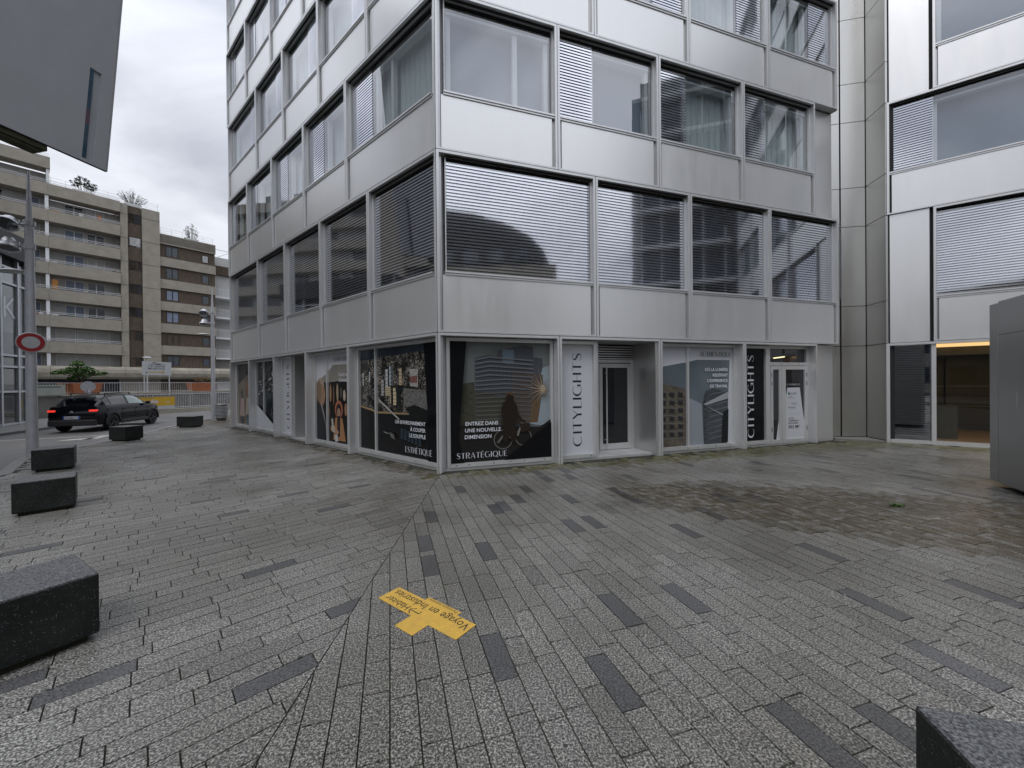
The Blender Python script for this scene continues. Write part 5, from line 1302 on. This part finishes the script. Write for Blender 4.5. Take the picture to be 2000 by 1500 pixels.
# ------------------------------------------------------------------ planters, small trees, roof plants
def foliage(mb, centers, n, size, seed, flat=1.0, m=None):
    r = random.Random(seed)
    for i in range(n):
        c, rad = r.choice(centers); v = Vector((r.gauss(0, 1), r.gauss(0, 1), r.gauss(0, 1))).normalized()*(r.random()**.45)
        p_ = Vector(c)+Vector((v.x*rad[0], v.y*rad[1], v.z*rad[2]))
        a = Vector((r.uniform(-1, 1), r.uniform(-1, 1), r.uniform(-.6, .6)*flat)).normalized(); b = a.cross(Vector((r.uniform(-1, 1), r.uniform(-1, 1), r.uniform(-1, 1)))).normalized()
        s = size*r.uniform(.6, 1.3); k = len(mb.v)
        mb.v += [p_-a*s, p_+b*s*.45, p_+a*s, p_-b*s*.45]; mb.f.append((k, k+1, k+2, k+3)); mb.m.append(0)
def planter(label, c, u, ln, wd, z0, z1, m_):
    o = thing('planter', label, 'planter', (c[0], c[1], z0)); u = Vector(u).normalized(); n_ = Vector((-u.y, u.x))
    q = MB(); k = 0
    for z, f in ((z0, .84), (z1, 1.0), (z1, .92), (z1-.08, .90)):
        for a, b in ((-1, -1), (1, -1), (1, 1), (-1, 1)):
            p_ = Vector(c)+u*(ln/2*f*a)+n_*(wd/2*f*b); q.v.append(Vector((p_.x, p_.y, z)))
    q.f = [(0, 1, 2, 3)]+[(i*4+j, i*4+(j+1) % 4, (i+1)*4+(j+1) % 4, (i+1)*4+j) for i in range(3) for j in range(4)]+[(12, 13, 14, 15)]; q.m = [0]*len(q.f)
    q.build('pot', m_, o)
    q = MB(); p4 = [tuple(Vector(c)+u*(ln/2*.89*a)+n_*(wd/2*.89*b)) for a, b in ((-1, -1), (1, -1), (1, 1), (-1, 1))]; q.prism(p4, z1-.079, z1-.05); q.build('soil', M['bark'], o)
    return o
planter('terracotta planter with a bright green maple at the left of the terrace', (-25.75, 23.4), (-.05, 1), 1.75, .9, 1.24, 1.90, M['terracotta'])
MT = thing('small_tree', 'bright green spreading maple growing in the left terracotta planter', 'tree', (-25.75, 23.4, 1.82))
q = MB(); bx = Vector((-25.75, 23.4, 1.82)); q.tube(tuple(bx), tuple(bx+Vector((.05, .1, .45))), .05, .035, 8)
br = []
r_ = random.Random(3)
for k in range(9):
    a = 2*pi*k/9; e = bx+Vector((cos(a)*.25+.05, sin(a)*1.05, .60+.30*r_.random())); q.tube(tuple(bx+Vector((.03, .05, .25))), tuple(e), .022, .008, 6); br.append(e)
q.build('trunk', M['bark'], MT)
q = MB(); foliage(q, [((-25.7, 23.2, 3.02), (.35, .34, .20)), ((-25.7, 23.7, 2.6), (.4, .75, .20)), ((-25.7, 22.8, 2.58), (.4, .75, .16)), ((-25.7, 23.0, 2.7), (.40, .55, .14)), ((-25.7, 23.5, 2.75), (.4, .5, .14)), ((-25.7, 22.5, 2.5), (.3, .45, .10)), ((-25.7, 24.2, 2.45), (.3, .55, .09)), ((-25.7, 24.7, 2.52), (.2, .25, .05)), ((-25.7, 22.1, 2.45), (.2, .25, .05)), ((-25.7, 23.4, 2.35), (.35, .6, .12)), ((-25.7, 22.9, 2.15), (.2, .2, .12))], 2600, .075, 5); q.build('crown', M['leaf'], MT, fix=False)
planter('terracotta planter with rust coloured shrub behind the far lamp post', (-24.55, 31.0), (.3, 1), 1.7, .9, 1.24, 1.90, M['terracotta'])
SH = thing('shrub', 'rust coloured shrub growing in the terracotta planter behind the far lamp post', 'shrub', (-24.55, 31.0, 1.82))
q = MB(); 
for k in range(8): a = r_.random()*6.3; q.tube((-24.55, 31.0+(k-4)*.12, 1.82), (-24.55+cos(a)*.2, 31+(k-4)*.2, 2.35), .012, .006, 5)
q.build('stems', M['bark'], SH)
q = MB(); foliage(q, [((-24.5, 30.6, 2.15), (.3, .35, .22)), ((-24.5, 31.3, 2.2), (.3, .35, .25))], 500, .05, 8); q.build('leaves', M['leaforange'], SH, fix=False)

# ------------------------------------------------------------------ residential block
AP = (-45.8, 46.0); aA = R_(38.5)
FA = Fr(AP, aA, (-cos(aA), sin(aA)))
APB = thing('apartment_block', 'long beige concrete apartment block with balconies and a brown ribbed stair column', 'apartment building', (AP[0], AP[1], 0))
tops = [6.55, 9.35, 12.15, 14.95, 17.75, 20.55, 23.35]; BH = 1.22
q = MB(FA)
q.box(-16, -5.22, 1.6, 12, 3.9, 24.8, M['stucco']); q.box(-5.22, .1, 1.6, 12, 3.9, 22.1, M['stucco']); q.box(.1, 3.6, .6, 12, 0, 23.2, M['concrete']); q.box(3.6, 9.3, .55, 12, 0, 20.6, M['brown'])
q.box(-16, 9.3, 1.5, 12, 0, 3.9, M['concrete_grey'])
q.build('wall', None, APB)
q = MB(FA)
for zt in tops[:-1]+[tops[-1]]:
    q.prism([(0, zt), (.02, zt-.15), (.10, zt-BH), (.25, zt-BH), (.25, zt)], -5.22, .08, 'x') if False else None
def band(t0, t1, zt, h=BH, bulge=.0):
    q.box(t0, t1, 0, .16, zt-h, zt); q.box(t0, t1, .16, 1.6, zt-h, zt-h+.2)
for zt in tops: 
    for (a, b) in ((-5.40, .06), (-10.8, -5.42), (-16, -10.82)): band(a, b, zt)
for (a, b) in ((-10.8, -5.22), (-16, -10.82)): band(a, b, 26.15)
q.build('balcony_parapet', M['concrete'], APB)
q = MB(FA)
for zt in [3.95+2.78*i for i in range(1, 7)]+[20.75]: q.box(3.62, 9.35, .35, .56, zt-1.12, zt)
q.build('parapet_band', M['concrete'], APB)
q = MB(FA)
q.box(.1, .72, .2, .6, 3.9, 23.3); q.box(1.98, 3.6, .2, .6, 3.9, 23.3)
q.build('stair_pier', M['concrete'], APB)
q = MB(FA)
for zt in tops: q.box(.1, .72, .19, .205, zt-1.3, zt-1.27); q.box(1.98, 3.6, .19, .205, zt-1.3, zt-1.27)
q.build('pier_joint', M['black'], APB)
q = MB(FA); q.box(.72, 1.98, .38, .62, 3.9, 23.2); q.build('stair_infill', M['brown'], APB)
# shell at the base
q = MB(FA)
for (a, b) in ((-16, -5.42), (-5.40, .25), (.27, 4.6), (4.62, 9.5), (9.52, 14.5), (14.52, 24)):
    q.prism([(-.25, 3.92), (-.42, 3.6), (-.45, 3.2), (-.30, 2.75), (-.05, 2.5), (.6, 2.5), (.6, 3.92)], a, b, 'x')
q.build('shell_canopy', M['concrete_pale'], APB)
# white balcony dividers
for i, zt in enumerate(tops[:-1]):
    q = MB(FA); q.box(-5.62, -5.36, .12, 1.6, zt+.02, zt+1.55); q.build('balcony_divider', M['white'], APB)
q = MB(FA); q.box(-5.62, -5.36, .12, 1.6, 3.95, tops[0]-BH-.02); q.box(-5.5, -5.3, .12, 1.6, 23.4, 24.9); q.build('balcony_divider', M['white'], APB)
# balcony handrails
q = MB(FA)
for zt in tops+[26.15]:
    lo = -16; hi = .05 if zt < 26 else -5.3
    for zz in (.13, .30): q.box(lo, hi, .05, .08, zt+zz, zt+zz+.035)
for zz in (.2, .5, .8): q.box(-5.2, 3.5, .4, .42, 23.35+zz, 23.37+zz); q.box(3.7, 9.2, .6, .62, 20.75+zz, 20.77+zz)
for k in range(9): q.box(-5.2+k*1.08, -5.17+k*1.08, .4, .42, 23.35, 24.2)
for k in range(6): q.box(3.7+k*1.08, 3.73+k*1.08, .6, .62, 20.75, 21.6)
q.build('handrail', M['white'], APB)
# windows with frames
def awin(t0, t1, z0, z1, r, m_, div=True, fm='white'):
    q = MB(FA); q.box(t0, t1, r-.02, r, z0, z1); o = q.build('window', M[m_], APB)
    q = MB(FA); q.box(t0-.05, t0, r-.06, r, z0-.05, z1+.05); q.box(t1, t1+.05, r-.06, r, z0-.05, z1+.05); q.box(t0, t1, r-.06, r, z1, z1+.05)
    if div: q.box((t0+t1)/2-.04, (t0+t1)/2+.04, r-.06, r-.021, z0, z1)
    q.build('window_frame', M[fm], o)
rw_ = random.Random(21)
floor_z = [3.95]+tops[:-1]
for i, zt in enumerate(floor_z):
    zb = zt-.95 if i else 3.95; ztp = (tops[i])-BH-.15
    closed = i in (0, 1)
    if closed:
        for (a, b) in ((-4.9, -3.5), (-3.3, -2.1), (-1.9, -.8)):
            awin(a, b, zb, ztp, 1.58, 'stucco', False)
    else:
        awin(-4.15, -2.80, zb, ztp-.1, 1.58, 'wcurt' if i != 6 else 'wpane')
        if i in (3, 2, 5): awin(-2.45, -1.15, zb, ztp-.1, 1.58, 'wpane')
        else: awin(-2.45, -1.15, zb, ztp-.1, 1.58, 'stucco', True)
    awin(-6.9, -6.0, zb, ztp, 1.58, 'stucco' if i % 2 else 'wcurt', False)
    for k in range(3): awin(-9.6-k*2.1, -8.4-k*2.1, zb, ztp, 1.58, rw_.choice(['wcurt', 'wpane', 'stucco']))
# balcony clutter
for (t, z, w_, h_, m_) in ((-5.25, 14.95-.9-2.8*0, .45, 1.3, 'stucco'), (-5.25, 9.35-1.0, .5, 1.3, 'white'), (-5.2, 12.15, .45, 1.25, 'awood'), (-5.1, 20.55-.9, .5, 1.25, 'awood'), (-4.8, 9.35-.2, .9, .45, 'interior'), (-6.3, 9.3, .25, .35, 'red'), (-.6, 14.9, .4, .35, 'leafdark'), (-.45, 15.1, .2, .25, 'red'), (-2.6, 14.95, 1.0, .12, 'awood')):
    q = MB(FA); q.box(t, t+w_, .5, .62, z-.1, z+h_-.1); q.build('balcony_item', M[m_], APB)
rc_ = random.Random(5)
for i, zt in enumerate(floor_z[1:]):
    for k in range(9):
        if rc_.random() < .62:
            t = -15+rc_.random()*14.4; w_ = rc_.choice([.18, .3, .45, .7]); h_ = rc_.choice([.15, .3, .35, .6, .9])
            if -5.75 < t+w_ and t < -5.3: continue
            q = MB(FA); q.box(t, t+w_, .35, .35+min(.4, w_), zt-1.0, zt-.02+h_*.8); q.build('balcony_item', M[rc_.choice(['white', 'interior', 'awood', 'leafdark', 'leaf', 'stucco', 'wcurt', 'terracotta', 'brown', 'carplastic'])], APB)
for i, zt in enumerate(floor_z):
    awin(.85, 1.85, zt+.62 if i else 4.1, zt+1.75 if i else 5.05, .40, 'wpane' if i != 5 else 'white', True, 'carplastic')
    if i < 6:
        z0_ = 3.95+2.78*i+.28; awin(4.25, 5.35, z0_, z0_+1.15, .57-.01, ['wpane', 'brown', 'wcurt', 'wcurt', 'wpane', 'wpane'][i], True, 'carplastic'); awin(7.9, 8.55, z0_+.05, z0_+1.0, .56, 'wpane', False, 'carplastic')
q = MB(FA)
for k in range(7): q.box(.88, 1.82, .33, .34, 18.55+k*.14, 18.62+k*.14); q.box(7.95, 8.5, .50, .51, 18.2+k*.14, 18.27+k*.14) if k < 6 else None
q.build('shutter', M['white'], APB)
# ground floor infill under the shell
for (a, b, m_) in ((-16, -6.3, 'concrete_grey'), (-6.2, -3.5, 'interior'), (-3.4, -.2, 'interior'), (-.1, 3.2, 'stucco'), (3.3, 6.3, 'bluedoor'), (6.4, 8.0, 'brown'), (8.1, 12, 'stucco'), (12.1, 24, 'stucco')):
    q = MB(FA); q.box(a, b, .7, .8, 0.9, 2.5); q.build('shop_shutter', M[m_], APB)
# wing of the same block running on out of the picture at the left
FW = Fr((-53.5, 37.5), R_(160), (-cos(R_(160))*-1, 0))
FW = Fr((-53.5, 37.5), R_(163), (-cos(R_(163))*-1, sin(R_(163))*-1))
wing = MB(FW); wing.box(0, 62, 1.2, 10, 0, 27, M['stucco'])
zt = 3.9
while zt < 27.5:
    wing.box(0, 22, 0, 1.3, zt-1.2, zt, M['concrete']); wing.box(26, 62, 0, 1.3, zt-1.2, zt, M['concrete']); zt += 2.8
wing.box(22, 26, -.3, 1.3, 0, 28, M['concrete']); wing.box(44, 52, .3, 1.25, 0, 28.5, M['brown'])
for i in range(9):
    for k in range(14):
        if rw_.random() < .6: wing.box(1+k*4.3, 3.2+k*4.3, 1.15, 1.22, 4.1+i*2.8, 5.4+i*2.8, M['wpane'])
wing.build('wing', None, APB)

# roof planters
def roofplant(label, plabel, t, z, rad, n, m_, seed, wdt=1.3, size=.09, twigs=20):
    c = FA(t, .9, z)
    planter(plabel, (c.x, c.y), (sin(aA), cos(aA)), wdt, .5, z, z+.32, M['white'])
    o = thing('roof_shrub', label, 'shrub', (c.x, c.y, z+.28)); q = MB(); r = random.Random(seed)
    tips = []
    for k in range(twigs):
        a = r.uniform(-1, 1); e = FA(t+a*rad[0], .9+r.uniform(-.4, .4), z+.4+rad[1]*(1.7-.8*abs(a))*r.uniform(.55, 1)); s_ = FA(t+a*wdt*.3, .9, z+.28)
        q.tube(tuple(s_), tuple(e), .018, .007, 5); tips.append(e); tips.append(s_.lerp(e, .6))
    q.build('stems', M['bark'], o)
    q = MB(); foliage(q, [(tuple(p_), (.18, .18, .16)) for p_ in tips], n, size, seed); q.build('leaves', M[m_], o, fix=False)
roofplant('dense dark green shrub on the roof edge near the overhanging volume', 'white roof planter under the dense dark green shrub', -2.75, 23.35, (.95, 1.0), 900, 'leafdark', 31, 1.7, .10, 24)
roofplant('bare twiggy shrub on the roof above the brown stair column', 'white roof planter above the brown stair column', 1.3, 23.35, (1.3, 1.0), 420, 'leafdark', 32, 1.6, .06, 60)
roofplant('pale sparse shrub on the lower roof near the metal tower', 'white roof planter on the lower roof near the metal tower', 6.9, 20.75, (.8, 1.1), 380, 'leafpale', 33, 1.5, .07, 30)
# white balcony building beyond
WB = thing('white_balcony_building', 'white apartment building with railed balconies beyond the beige block', 'apartment building', tuple(FA(9.5, 3, 0)))
q = MB(FA); q.box(9.5, 24, 3.0, 12, 0, 17.3, M['stucco']); q.box(9.5, 24, 2.6, 12, 17.3, 18.6, M['brown']); q.box(9.5, 24, 3.4, 12, 18.6, 20.0, M['stucco']); q.build('wall', None, WB)
q = MB(FA)
for z in (5.5, 8.35, 11.2, 14.05): 
    q.box(9.5, 24, 1.4, 3.0, z-.22, z)
q.build('balcony_slab', M['white'], WB)
q = MB(FA)
for z in (5.5, 8.35, 11.2, 14.05):
    q.box(9.5, 24, 1.42, 1.45, z+1.0, z+1.05)
    for k in range(60): q.box(9.6+k*.22, 9.62+k*.22, 1.42, 1.44, z, z+1.0)
q.build('railing', M['white'], WB)
q = MB(FA)
for z in (5.6, 8.45, 11.3, 14.1):
    for k in range(5): q.box(10.2+k*2.6, 11.4+k*2.6, 2.96, 2.99, z, z+2.1)
q.build('window', M['stucco'], WB)
q = MB(FA); q.box(9.4, 14, .8, .85, 20.3, 20.36); q.box(9.4, 14, .8, .85, 19.2, 19.26); q.tube((9.5, .82, 19.2), (11.2, .82, 20.3), .03); q.tube((11.8, .82, 20.3), (13.2, .82, 19.2), .03); q.tube((14, .82, 0), (14, .82, 20.4), .05); q.build('roof_truss', M['galv'], WB)

# ------------------------------------------------------------------ weed in a joint
WD = thing('weed', 'small green weed tuft growing between the pavers at the right', 'plant', (5.13, 5.23, 0))
q = MB(); r = random.Random(2)
for k in range(110):
    a = r.random()*6.28; l_ = .03+.07*r.random(); b0 = Vector((5.13+r.gauss(0, .035), 5.23+r.gauss(0, .015), -.004)); e = b0+Vector((cos(a)*l_, sin(a)*l_, .02+.03*r.random())); w_ = Vector((-sin(a), cos(a), 0))*.006
    i = len(q.v); q.v += [b0-w_, b0+w_, e]; q.f.append((i, i+1, i+2)); q.m.append(0)
q.build('blades', M['leaf'], WD, fix=False)

# ------------------------------------------------------------------ buildings behind the camera, seen in the reflections
CB = thing('curved_roof_building', 'dark building with a rounded roof end and beige base, reflected in the windows', 'building', (12, -16, 0))
aC = atan2(6-18.0, -20+10.2); FC = Fr((18.0, -10.2), aC, (-cos(aC), sin(aC)))
FC.n = Vector((.63, -.77))
prf = [(0, 0), (0, 10), (.25, 11.5), (.9, 13), (2, 14.2), (4, 15.3), (7, 16.3), (11, 17.0), (16, 17.6), (16, 0)]
q = MB(FC); q.prism(prf, .3, 12, 'r'); q.build('wall', mat('dark_zinc', (.035, .036, .036), .7, var=.2, vscale=1), CB)
q = MB(FC); q.box(-.2, 16, 0, .29, 0, 11.6); q.build('parapet', M['concrete_pale'], CB)
for k in range(6): 
    q = MB(FC); q.box(2+k*2.2, 3.4+k*2.2, .2, .299, 12.0, 13.0); q.build('window', M['wpane'], CB)
LT = thing('ledged_tower', 'glass tower with projecting white ledges, reflected in the windows', 'building', (27, -2, 0))
aT = atan2(31-24.3, 3+6.0); FT = Fr((24.3, -6.0), aT, (cos(aT), -sin(aT)))
q = MB(FT); q.box(0, 16, 0, 12, 0, 27); q.build('wall', mat('blue_grey_glazing', (.05, .065, .085), .15, var=.3, vscale=1, spec=.8), LT)
q = MB(FT); z = 3.4
while z < 27: q.box(-.7, 16, -.7, 12, z, z+.28); z += 3.1
q.build('ledge', M['white'], LT)
q = MB(FT)
for k in range(11): q.box(k*1.6-.05, k*1.6+.05, -.12, 0, 0, 27)
q.build('mullions', M['white'], LT)
q = MB(FT); q.tube((2, -1.2, 0), (14, -1.2, 22), .28, seg=8); q.tube((10, -1.3, 4), (4, -1.3, 20), .22, seg=8); q.tube((13, -1.3, 2), (9, -1.3, 24), .18, seg=8); q.build('brace', M['carplastic'], LT)
BB = thing('rear_building', 'low beige building behind the viewpoint, reflected in the right windows', 'building', (-18, -34, 0))
q = MB(); q.box(-40, 2, -46, -34, 0, 11, M['concrete']); 
for k in range(3):
    for j in range(12): q.box(-38+j*3.3, -36+j*3.3, -34, -33.95, 1.2+k*3.3, 3.0+k*3.3, M['wpane'])
q.build('wall', None, BB)
